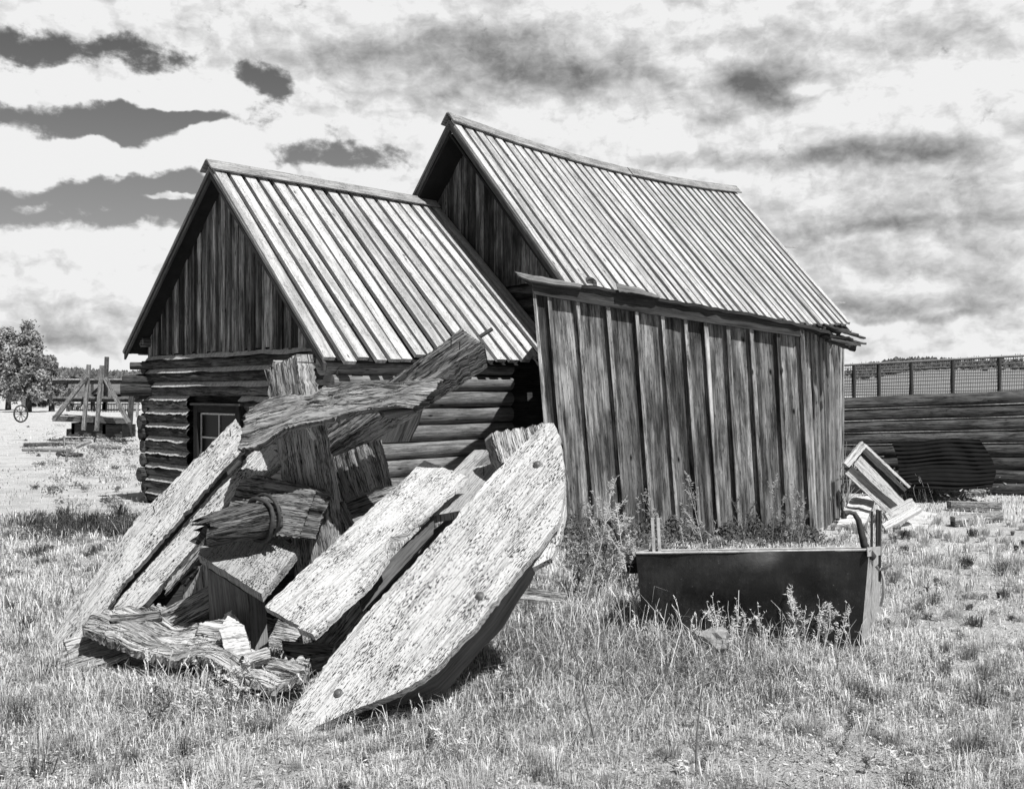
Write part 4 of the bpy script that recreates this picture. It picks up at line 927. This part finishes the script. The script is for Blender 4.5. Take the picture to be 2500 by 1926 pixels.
# ================================================================== grass
def grass():
    rng = np.random.default_rng(3)
    P_ = []; 
    def sample(n, x0, x1, y0, y1): return np.c_[rng.uniform(x0, x1, n), rng.uniform(y0, y1, n)]
    def vis(n, d0, d1, xa=-.56, xb=.56):
        d = (rng.uniform(0, 1, n)*(d1**1.0-d0)+d0); return np.c_[rng.uniform(xa, xb, n)*d, d]
    pts = [np.c_[rng.uniform(-6.6, -3.4, 34000), rng.uniform(11.0, 13.2, 34000)], vis(190000, 3.7, 6.6), vis(110000, 6.6, 11), vis(60000, 11, 22), vis(16000, 22, 45)]  # first set thickens the painted shadow band left of the cabin
    p = np.concatenate(pts); x_, y_ = p[:, 0], p[:, 1]
    px = 1250+x_/y_*F; py = 960+EYE*F/y_
    # density / height field
    def nz(sx, sy, s): 
        return np.sin(x_*sx+s+1.7*np.sin(y_*sy*.7+s))*np.cos(y_*sy+s*2+1.3*np.sin(x_*sx*.6))
    f = np.clip(.5+.34*nz(2.1, 1.7, 1)+.3*nz(5.3, 4.1, 4)+.25*nz(13, 11, 2), 0, 1)
    def bl(cx, cy, rx, ry): return np.exp(-(((px-cx)/rx)**2+((py-cy)/ry)**2))
    tall = .9*bl(420, 1745, 260, 60)+.9*bl(1450, 1600, 280, 180)+.9*bl(1800, 1600, 350, 70)+.5*bl(150, 1500, 160, 180)+.5*bl(1100, 1800, 250, 90)
    bare = .7*bl(740, 1800, 150, 40)+.8*bl(2030, 1615, 110, 40)+.8*bl(150, 1100, 300, 60)+1.1*bl(2050, 1880, 330, 60)+.9*bl(2350, 1560, 160, 120)+.9*bl(80, 1880, 160, 60)+1.1*bl(150, 1220, 260, 38)+.8*bl(2380, 1330, 140, 60)+.8*bl(700, 1880, 300, 30)
    keep = rng.uniform(0, 1, len(x_)) < np.clip(f*1.1+.06+tall-bare, .05, 1)
    # footprints
    def inside(a, b_, c_, d_, m_=0):
        Q = [a, b_, c_, d_]; r_ = np.ones(len(x_), bool)
        s = 0
        for i in range(4):
            A_, B_ = Q[i], Q[(i+1) % 4]; cr = (B_[0]-A_[0])*(y_-A_[1])-(B_[1]-A_[1])*(x_-A_[0]); r_ &= (cr > 0)
        r2 = np.ones(len(x_), bool)
        for i in range(4):
            A_, B_ = Q[i], Q[(i+1) % 4]; cr = (B_[0]-A_[0])*(y_-A_[1])-(B_[1]-A_[1])*(x_-A_[0]); r2 &= (cr < 0)
        return r_ | r2
    keep &= ~((np.arange(len(x_)) < 34000) & (np.abs((py-1272-(px-200)*-.05)/36) > 1)); keep &= ~inside(CL, CR, CR+Rd*4, CL+Rd*4); keep &= ~inside(BLc, BRc, SBb, BLc+V((.3, 2, 0)))
    keep &= ~inside(k[0], k[1], k[2], k[3])
    Wb4 = [Wb-Gd*2.1, Wb+Gd*2.1, Wb+Gd*2.1+Rd*7, Wb-Gd*2.1+Rd*7]; keep &= ~inside(*Wb4)
    x_, y_, f, tall, bare, px, py = [a[keep] for a in (x_, y_, f, tall, bare, px, py)]
    n0 = len(x_); nc = 1500
    cd = 3.7+rng.uniform(0, 1, nc)**1.2*9; cx = rng.uniform(-.56, .56, nc)*cd
    cpx = 1250+cx/cd*F; cpy = 960+EYE*F/cd
    okc = (np.exp(-(((cpx-2050)/330)**2+((cpy-1880)/60)**2))+np.exp(-(((cpx-150)/260)**2+((cpy-1220)/45)**2))) < .5
    for q4 in ([CL, CR, CR+Rd*4, CL+Rd*4], [BLc, BRc, SBb, BLc+V((.3, 2, 0))], [k[0], k[1], k[2], k[3]]):
        ins = np.ones(nc, bool); ins2 = np.ones(nc, bool)
        for i in range(4):
            A_, B_ = q4[i], q4[(i+1) % 4]; crs = (B_[0]-A_[0])*(cd-A_[1])-(B_[1]-A_[1])*(cx-A_[0]); ins &= crs > 0; ins2 &= crs < 0
        okc &= ~(ins | ins2)
    cx, cd = cx[okc], cd[okc]; nc = len(cx)
    ci = np.repeat(np.arange(nc), rng.integers(25, 90, nc)); m_ = len(ci)
    csz = rng.uniform(.4, 1.6, nc)**1.5; cth = rng.uniform(0, 6.28, nc)
    ang = rng.uniform(0, 2*np.pi, m_); rad = rng.uniform(0, 1, m_)**.7*.035*csz[ci]
    ex, ey = cx[ci]+np.cos(ang)*rad, cd[ci]+np.sin(ang)*rad
    x_ = np.r_[x_, ex]; y_ = np.r_[y_, ey]; z_ = np.zeros(m_)
    f, tall, bare = np.r_[f, z_+.6], np.r_[tall, z_+.3*csz[ci]], np.r_[bare, z_]
    px, py = np.r_[px, 1250+ex/ey*F], np.r_[py, 960+EYE*F/ey]
    n = len(x_)
    H = rng.gamma(2.2, .013, n)*(.45+.6*f+2.2*tall)*(1-.45*np.clip(bare, 0, 1))*np.where(y_ > 11, .8, 1)+.010
    H = np.clip(H, .01, .32); H[rng.uniform(0, 1, n) < .012*(tall+.1)] *= 2.0
    H[n0:] = np.clip(.05*csz[ci]*rng.uniform(.5, 1.5, m_)+.02, .02, .26)
    shadow_patch = np.exp(-(((px-230)/200)**4+((py-1290)/32)**4))  # cast shadow left of the cabin, painted as taller dark blades
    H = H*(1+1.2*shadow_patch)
    Wd = np.clip(y_*.0003, .001, .02)*rng.uniform(.7, 1.6, n)
    th = rng.uniform(0, 2*np.pi, n); ln = rng.uniform(.15, 1.9, n)
    th[n0:] = ang+rng.normal(size=m_)*.5; ln[n0:] = rng.uniform(.2, 1.3, m_)
    lx, ly = np.cos(th)*ln*H*1.0, np.sin(th)*ln*H*1.0
    sx, sy = np.cos(th+1.57+rng.uniform(-.6, .6, n))*Wd, np.sin(th+1.57)*Wd
    z0 = np.full(n, -.03)
    tn = rng.uniform(0, 1, n)
    tone = np.where(tn < .66, rng.uniform(.60, .85, n), np.where(tn < .84, rng.uniform(.2, .45, n), rng.uniform(.03, .12, n)))
    dk = (1-f)*.9*(rng.uniform(0, 1, n) < .5); tone = tone*(1-.5*dk)
    weedy = .9*bl(1230, 1560, 170, 150)+.45*bl(1600, 1620, 350, 120)+.4*bl(1000, 1790, 300, 60)+.35*bl(400, 1730, 260, 50)+.3*bl(1900, 1720, 300, 80)
    gw = rng.uniform(0, 1, n) < weedy*.62; tone = np.where(gw, rng.uniform(.04, .22, n), tone)
    ctone = np.where(rng.uniform(0, 1, nc) < .70, rng.uniform(.5, .85, nc), rng.uniform(.06, .25, nc)); tone[n0:] = ctone[ci]*rng.uniform(.6, 1.15, m_)
    in_shadow = rng.uniform(0, 1, n) < (shadow_patch*.95); tone = np.where(in_shadow, rng.uniform(.03, .13, n), tone)
    v = np.empty((n, 5, 3), np.float32)
    v[:, 0] = np.c_[x_-sx, y_-sy, z0]; v[:, 1] = np.c_[x_+sx, y_+sy, z0]
    mx, my, mz = x_+lx*.35, y_+ly*.35, z0+.03+H*.62
    v[:, 2] = np.c_[mx+sx*.75, my+sy*.75, mz]; v[:, 3] = np.c_[mx-sx*.75, my-sy*.75, mz]
    v[:, 4] = np.c_[x_+lx, y_+ly, z0+.03+H*np.clip(1.0-.42*ln, .15, 1)]
    me = bpy.data.meshes.new('grass'); me.vertices.add(n*5); me.vertices.foreach_set('co', v.ravel())
    base = np.arange(n, dtype=np.int32)*5
    lp = np.empty((n, 7), np.int32); lp[:, :4] = base[:, None]+np.array([0, 1, 2, 3]); lp[:, 4:] = base[:, None]+np.array([3, 2, 4])
    me.loops.add(n*7); me.loops.foreach_set('vertex_index', lp.ravel())
    st_ = np.empty((n, 2), np.int32); st_[:, 0] = np.arange(n)*7; st_[:, 1] = st_[:, 0]+4
    me.polygons.add(n*2); me.polygons.foreach_set('loop_start', st_.ravel())
    try: me.polygons.foreach_set('loop_total', np.tile(np.array([4, 3], np.int32), n))
    except Exception: pass
    me.update(calc_edges=True); me.validate()
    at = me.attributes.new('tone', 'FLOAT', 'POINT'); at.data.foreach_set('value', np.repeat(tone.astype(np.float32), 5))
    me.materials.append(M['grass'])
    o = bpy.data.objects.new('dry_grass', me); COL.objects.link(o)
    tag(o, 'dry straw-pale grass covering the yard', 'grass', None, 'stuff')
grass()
def litter():
    rng = np.random.default_rng(9); n = 90000
    d = rng.uniform(3.7, 11, n); x_ = rng.uniform(-.56, .56, n)*d; hh = rng.uniform(-.012, .03, n)
    tn = np.where(rng.uniform(0, 1, n) < .55, rng.uniform(.5, .8, n), rng.uniform(.03, .2, n))
    L = rng.uniform(.004, .016, n); W = rng.uniform(.0015, .005, n); a = rng.uniform(0, 6.28, n); up = rng.uniform(-.5, .5, n)
    v = np.empty((n, 4, 3), np.float32); ca, sa = np.cos(a), np.sin(a)
    c = np.c_[x_, d, hh]; l = np.c_[ca*L, sa*L, up*L]; w_ = np.c_[-sa*W, ca*W, rng.uniform(-.5, .5, n)*W]
    v[:, 0] = c-l-w_*.4; v[:, 1] = c+w_; v[:, 2] = c+l; v[:, 3] = c-w_
    me = bpy.data.meshes.new('dry_litter'); me.from_pydata(v.reshape(-1, 3).tolist(), [], np.arange(n*4).reshape(n, 4).tolist())
    at = me.attributes.new('tone', 'FLOAT', 'POINT'); at.data.foreach_set('value', np.repeat(tn.astype(np.float32), 4)); me.materials.append(M['grass'])
    o = bpy.data.objects.new('dry_litter', me); COL.objects.link(o); tag(o, 'straw bits, seed husks and crumbs of soil strewn over the yard', 'litter', None, 'stuff')
litter()
def stalks():
    mb = MB()
    spots = [(R(1555, 2110), R(1585, 1625), R(.16, .36)) for _ in range(75)] + [(R(330, 760), R(1690, 1760), R(.12, .26)) for _ in range(60)] + [(R(1380, 1600), R(1480, 1640), R(.2, .4)) for _ in range(45)] + [(R(800, 1250), R(1760, 1830), R(.1, .2)) for _ in range(45)] + [(R(2180, 2300), R(1200, 1230), R(.2, .45)) for _ in range(40)]
    for (px, py, hh) in spots:
        p = G(px, py); ln = V((R(-.35, .35), R(-.2, .2), 1)).normalized()*hh; bd = V((R(-.1, .1), R(-.1, .1), -.02))*hh
        pts = [p, p+ln*.5, p+ln*.8+bd*.6, p+ln+bd*2]; tn = R(.35, .8)
        mb.tube(pts, [.0022, .0018, .0015, .001], tn, 0, 3)
        for k in range(R(0, 1) > .35 and 9 or 0):
            c = pts[2].lerp(pts[3], k/8)+V((R(-1, 1), R(-1, 1), 0))*.004; a = (ln.normalized()+V((R(-.6, .6), R(-.6, .6), 0)))*.012; b_ = a.orthogonal().normalized()*.0028
            mb.face([c-b_, c+a, c+b_], [(0, 0)]*3, tn*1.1, 0)
    tag(mb.build('grass_stalks', M['stem']), 'thin pale seed stalks standing above the dry grass', 'grass', None, 'stuff')
stalks()
# ================================================================== left background
sf = empty('hay_frame', (-14, 33, 0), 'big open timber frame with slanting braces and plank deck in the field', 'timber frame')
D = 33
def stick(name, a, b2, wpx, tone=1.0, mat='oak2', parent=sf, Yo=0, th=.12):
    (x0, y0), (x1, y1) = a, b2; d = V((x1-x0, y1-y0, 0)).normalized(); n = V((-d.y, d.x, 0))*wpx/2; Y = D+Yo
    mb = MB(); p0, p1 = P(x0-n.x, y0-n.y, Y), P(x1-n.x, y1-n.y, Y); wv = P(x0+n.x, y0+n.y, Y)-p0
    mb.board(p0, p1, wv, V((0, th, 0)), tone); return mb.build(name, M[mat], parent)
stick('rail', (128, 931), (318, 931), 13, .35); stick('rail', (128, 974), (345, 976), 13, .3); stick('rail', (128, 970), (345, 972), 5, .7, Yo=-.12)
stick('rail', (128, 926), (318, 926), 3, 1.2, Yo=-.1)
for a, b2, wd, tn, yo in (((215, 890), (202, 1050), 8, .75, -.5), ((247, 892), (234, 1052), 8, .6, -.5), ((259, 871), (255, 1004), 8, .35, .2), ((223, 914), (223, 1000), 4, .3, .5),
   ((170, 938), (164, 1004), 6, .9, .3), ((320, 962), (315, 1036), 11, .25, -.3), ((337, 950), (333, 1018), 4, 1.2, .5), ((255, 975), (254, 1000), 7, .35, .2), ((172, 985), (170, 1002), 9, .35, .4), ((226, 975), (228, 1004), 4, .3, .4)):
    stick('upright', a, b2, wd, tn, 'oak2', sf, yo)
stick('brace', (211, 918), (129, 1026), 9, .7, 'oak2', sf, -.65); stick('brace', (255, 922), (312, 1032), 9, .65, 'oak2', sf, -.65)
stick('brace', (205, 978), (185, 998), 5, .6, 'oak2', sf, .3); stick('brace', (244, 943), (224, 962), 5, .35, 'oak2', sf, .3)
mb = MB(); mb.loft(PP([(165, 1002, 36), (320, 1012, 36)]), PP([(128, 1014, 33), (312, 1024, 33)]), .1, 12, 4, .01); mb.build('deck', M['pale'], sf)
stick('deck_side', (128, 1022), (314, 1028), 13, .35, 'oak2', sf, -.1)
cr2 = empty('timber_crib', (-14, 34, 0), 'dark timber cribbing under the deck of the open timber frame', 'crib')
for (a, b2, wd) in (((176, 1040), (298, 1045), 14), ((162, 1056), (298, 1060), 18), ((178, 1032), (178, 1060), 8), ((254, 1034), (254, 1060), 8)): stick('crib_timber', a, b2, wd, .9, 'darkwood', cr2, .1, 1.2)
LOGS = [((160, 1074), (295, 1074), 6, 1.2, 'long pale pole in the field, just below the timber crib'), ((190, 1090), (225, 1076), 9, 1.3, 'short pale log lying aslant on the poles in the field'),
  ((160, 1082), (190, 1083), 6, .9, 'short grey pole beside the slanting pale log'), ((55, 1098), (172, 1100), 8, .7, 'low squared rail at the left edge of the field'),
  ((215, 1090), (295, 1093), 9, .6, 'thick grey pole lying right of the slanting pale log'), ((60, 1086), (160, 1084), 9, .25, 'dark pole lying behind the low squared rail'),
  ((140, 1108), (200, 1112), 12, .2, 'dark log half hidden in the grass in front of the squared rail')]
for (a, b2, wd, tn, lb) in LOGS:
    D2 = EYE*F/(max(a[1], b2[1])-960+wd*.5); mb = MB(); p0, p1 = P(a[0], a[1], D2), P(b2[0], b2[1], D2-.2)
    mb.log(p0, p1, wd/2/F*D2, wd/2/F*D2, tn, 0, 8, 6, .1); single('field_pole', mb, M['oak2'], lb, 'pole', 'poles lying in the field')
for (a, b2, wd, lb) in (((157, 1064), (157, 1094), 5, 'thin stake among the field poles'), ((166, 1094), (162, 1124), 7, 'stout stake at the end of the low squared rail')):
    D2 = EYE*F/(b2[1]-960); mb = MB(); mb.log(P(*b2, D2), P(*a, D2), wd/2/F*D2, wd/2/F*D2, .9, 0, 8, 3); single('stake', mb, M['oak2'], lb, 'stake')
rng = np.random.default_rng(21); mb = MB()
cl = [(rng.uniform(120, 330), rng.uniform(1075, 1170), rng.uniform(.1, .5)) for _ in range(60)]+[(rng.uniform(60, 330), rng.uniform(1020, 1240), rng.uniform(.05, .25)) for _ in range(60)]+[(rng.uniform(2180, 2440), rng.uniform(1195, 1225), rng.uniform(.2, .5)) for _ in range(24)]
for (px, py, sz) in cl:
    g0 = G(px, py); tb = rng.uniform(.05, .4)
    if px > 300 and px < 400 and py > 1150: continue
    for i in range(50):
        p = g0+V((rng.normal()*sz*.5, rng.normal()*sz*.4, abs(rng.normal())*sz*.3)); a = V(rng.normal(size=3)).normalized()*.06; b_ = a.orthogonal().normalized()*.012
        mb.face([p-b_, p+a, p+b_], [(0, 0)]*3, tb*rng.uniform(.6, 1.5), 0)
tag(mb.build('field_herbs', M['leaf']), 'low scrubby herbs dotted over the field and along the log wall', 'herbs', None, 'stuff')
# wagon wheel
wh = empty('wagon_wheel', P(51, 1010, 34), 'old spoked wagon wheel standing at the far left edge of the field', 'wheel')
mb = MB(); cw = P(51, 1010, 34); rw_ = .27
mb.tube([cw+V((math.cos(k/24*2*math.pi)*.13, math.cos(k/24*2*math.pi)*.2, math.sin(k/24*2*math.pi)*.28)) for k in range(25)], .03, 1, 0, 5); mb.build('rim', M['iron'], wh)
mb = MB()
for k in range(10): mb.tube([cw, cw+V((math.cos(k/10*2*math.pi)*.13, math.cos(k/10*2*math.pi)*.2, math.sin(k/10*2*math.pi)*.28))], .014, 1, 0, 4)
mb.build('spokes', M['iron'], wh)
# picket fence far
pf = empty('picket_fence', (-33, 72, 0), 'low dark picket fence far off beyond the timber frame', 'fence')
mb = MB()
for i in range(46):
    px = 165+i*3.8; mb.board(P(px, 1006, 72), P(px, 984, 72), V((.05, 0, 0)), V((0, .04, 0)), .4)
mb.build('pickets', M['darkwood'], pf)
mb = MB()
for y_ in (988, 1002): mb.board(P(163, y_, 72.1), P(342, y_, 72.1), V((0, 0, .08)), V((0, .05, 0)), .4)
mb.build('fence_rail', M['darkwood'], pf)
def house(px0, px1, yb, yw, yr, Y, lb):
    h_ = empty('far_house', P((px0+px1)/2, yb, Y), lb, 'house'); mb = MB()
    a, b2 = P(px0, yb, Y), P(px1, yb, Y); hw = P(px0, yw, Y).z-a.z; hr = P(px0, yr, Y).z-a.z; dp = V((0, 6, 0))
    mb.board(a, b2, Z*hw, dp, 1); mb.build('wall', M['pale'], h_)
    mb = MB(); o_ = Z*(hw+.01); r_ = Z*hr+dp*.5; ex = V((.3, 0, 0)); fr_ = V((0, -.3, -.05))
    mb.face([a+o_-ex+fr_, b2+o_+ex+fr_, b2+r_+ex, a+r_-ex], [(0, 0), (1, 0), (1, 1), (0, 1)], .5); mb.face([a+o_-ex+dp, b2+o_+ex+dp, b2+r_+ex, a+r_-ex], [(0, 0), (1, 0), (1, 1), (0, 1)], .5)
    mb.face([a+o_, a+o_+dp, a+r_], [(0, 0), (1, 0), (1, 1)], 1); mb.face([b2+o_, b2+o_+dp, b2+r_], [(0, 0), (1, 0), (1, 1)], 1)
    mb.build('roof', M['oak2'], h_)
    for q_ in (.25, .6):
        mb = MB(); mb.board(a.lerp(b2, q_)+Z*hw*.35+V((0, -.06, 0)), a.lerp(b2, q_)+Z*hw*.75+V((0, -.06, 0)), V((.9, 0, 0)), V((0, .03, 0)), 1); mb.build('window', M['glass'], h_)
house(188, 330, 984, 955, 940, 95, 'long pale low house far off behind the timber frame')
house(52, 120, 1000, 978, 968, 105, 'pale house glimpsed under the trees at the left edge')
# trees
def tree(px, yb, yt, wpx, Y, lb, seed, tones=(.05, .22), n=7000):
    base = P(px, yb, Y); base.z = 0; Hh = P(px, yt, Y).z; r_ = wpx/2/F*Y
    t_ = empty('tree', base, lb, 'tree', 'trees at the left edge of the field')
    mb = MB(); mb.log(base, base+Z*Hh*.7, .28, .08, .6, 0, 8, 6, .08)
    for i in range(7):
        a = R(0, 6.28); z_ = Hh*R(.2, .6); mb.tube([base+Z*z_, base+Z*(z_+Hh*.15)+V((math.cos(a), math.sin(a), 0))*r_*.7], [.1, .03], .6, 0, 5)
    mb.build('trunk', M['log'], t_)
    rng = np.random.default_rng(seed); mb = MB(); nc = 90
    cs = []
    for i in range(nc):
        zz = rng.uniform(.14, .97); rr = r_*math.sin(min(1, (1.02-zz)*1.5)*1.5)*rng.uniform(.2, 1)**.6; a = rng.uniform(0, 6.28)
        cs.append((V((math.cos(a)*rr, math.sin(a)*rr, zz*Hh)), rng.uniform(.5, 1.15), rng.uniform(.75, 1.25)))
    for i in range(n):
        c_, s_, tt = cs[rng.integers(nc)]; q_ = rng.normal(size=3)*.5*s_*r_*.24
        p = base+c_+V(q_); a = V(rng.normal(size=3)).normalized()*.17*rng.uniform(.6, 1.4); b_ = a.orthogonal().normalized()*.09
        mb.face([p-b_, p+a-b_*.4, p+a+b_*.4, p+b_], [(0, 0)]*4, rng.uniform(*tones)*tt, 0)
    mb.build('crown', M['leaf'], t_)
tree(70, 1002, 782, 96, 85, 'tallest leafy tree at the left edge, beside the wagon wheel', 1, (.10, .38), 16000)
tree(126, 1000, 868, 44, 88, 'smaller leafy tree between the tallest tree and the timber frame', 2, (.08, .32), 7000)
tree(20, 1002, 800, 110, 95, 'leafy tree at the very left, behind the tallest one', 3, (.10, .38), 9000)
tree(160, 992, 915, 50, 120, 'low round tree behind the left end of the timber frame', 4, (.08, .3), 4000)
# hills
def hill(name, px0, px1, prof, Y, tones, nt, seed, dp=120, lsz=None):
    rng = np.random.default_rng(seed); mb = MB(); n_ = 60; rows = [[], [], [], []]
    for i in range(n_+1):
        px = px0+(px1-px0)*i/n_; yy = np.interp(px, [a for a, _ in prof], [b2 for _, b2 in prof])
        t_ = P(px, yy, Y); x_ = t_.x
        rows[0].append(V((x_, Y-dp, -1))); rows[1].append(V((x_, Y-dp*.35, t_.z*.7))); rows[2].append(V((x_, Y, t_.z))); rows[3].append(V((x_*1.02, Y+dp, -1)))
    mb.grid(rows, [[(i*.1, j) for i in range(n_+1)] for j in range(4)], tones, 0, True)
    return tag(mb.build(name, M['hill']), kind='structure'), rows
M['hill'] = attr_mat('hill_scrub', 1, 0)
_, hr_ = hill('hill', -400, 700, [(-400, 915), (100, 908), (200, 908), (300, 916), (420, 915), (700, 920)], 640, .16, 0, 1)
_, hr2 = hill('hill', 1700, 3200, [(1700, 915), (2060, 912), (2120, 896), (2180, 884), (2260, 880), (2320, 886), (2400, 884), (2600, 878), (3200, 870)], 620, .20, 0, 2)
_, hr3 = hill('hill', -3000, 5500, [(-3000, 945), (800, 945), (1500, 940), (2100, 932), (5500, 935)], 1500, .35, 0, 2, 400)
# far woods as stuff
def woods(rows, n, label, seed, tones, dens=lambda px: 1):
    rng = np.random.default_rng(seed); vs = []; mb = MB(); n_ = len(rows[0])-1
    for i in range(n):
        k_ = rng.uniform(0, n_-1e-3); i0 = int(k_); fz = k_-i0; q_ = rng.uniform(0, 1)**.8
        a = rows[1][i0].lerp(rows[1][i0+1], fz); b2 = rows[2][i0].lerp(rows[2][i0+1], fz); p = a.lerp(b2, q_)
        if rng.uniform() > dens(1250+p.x/p.y*F): continue
        hh = rng.uniform(1.5, 4.0); w2 = hh*rng.uniform(.35, .6); tn = rng.uniform(*tones)
        for a_ in (rng.uniform(0, 3.1),):
            m_ = 5
            ring = [p+V((math.cos(a_+j/m_*6.283)*w2, math.sin(a_+j/m_*6.283)*w2, hh*.35*rng.uniform(.6, 1.2))) for j in range(m_)]
            for j in range(m_):
                mb.face([ring[j], ring[(j+1) % m_], p+Z*hh], [(0, 0)]*3, tn); mb.face([ring[j], ring[(j+1) % m_], p-Z], [(0, 0)]*3, tn)
    tag(mb.build('far_woods', M['leaf']), label, 'woods', None, 'stuff')
woods(hr_, 3200, 'dark scrubby woods on the far ridge left of the cabin', 5, (.05, .18), lambda px: 1 if 40 < px < 420 else .0)
woods(hr2, 4200, 'dark woods on the low hill beyond the mesh fence', 6, (.03, .14), lambda px: 1 if 2090 < px < 2340 else (.25 if 2040 < px < 2500 else 0))
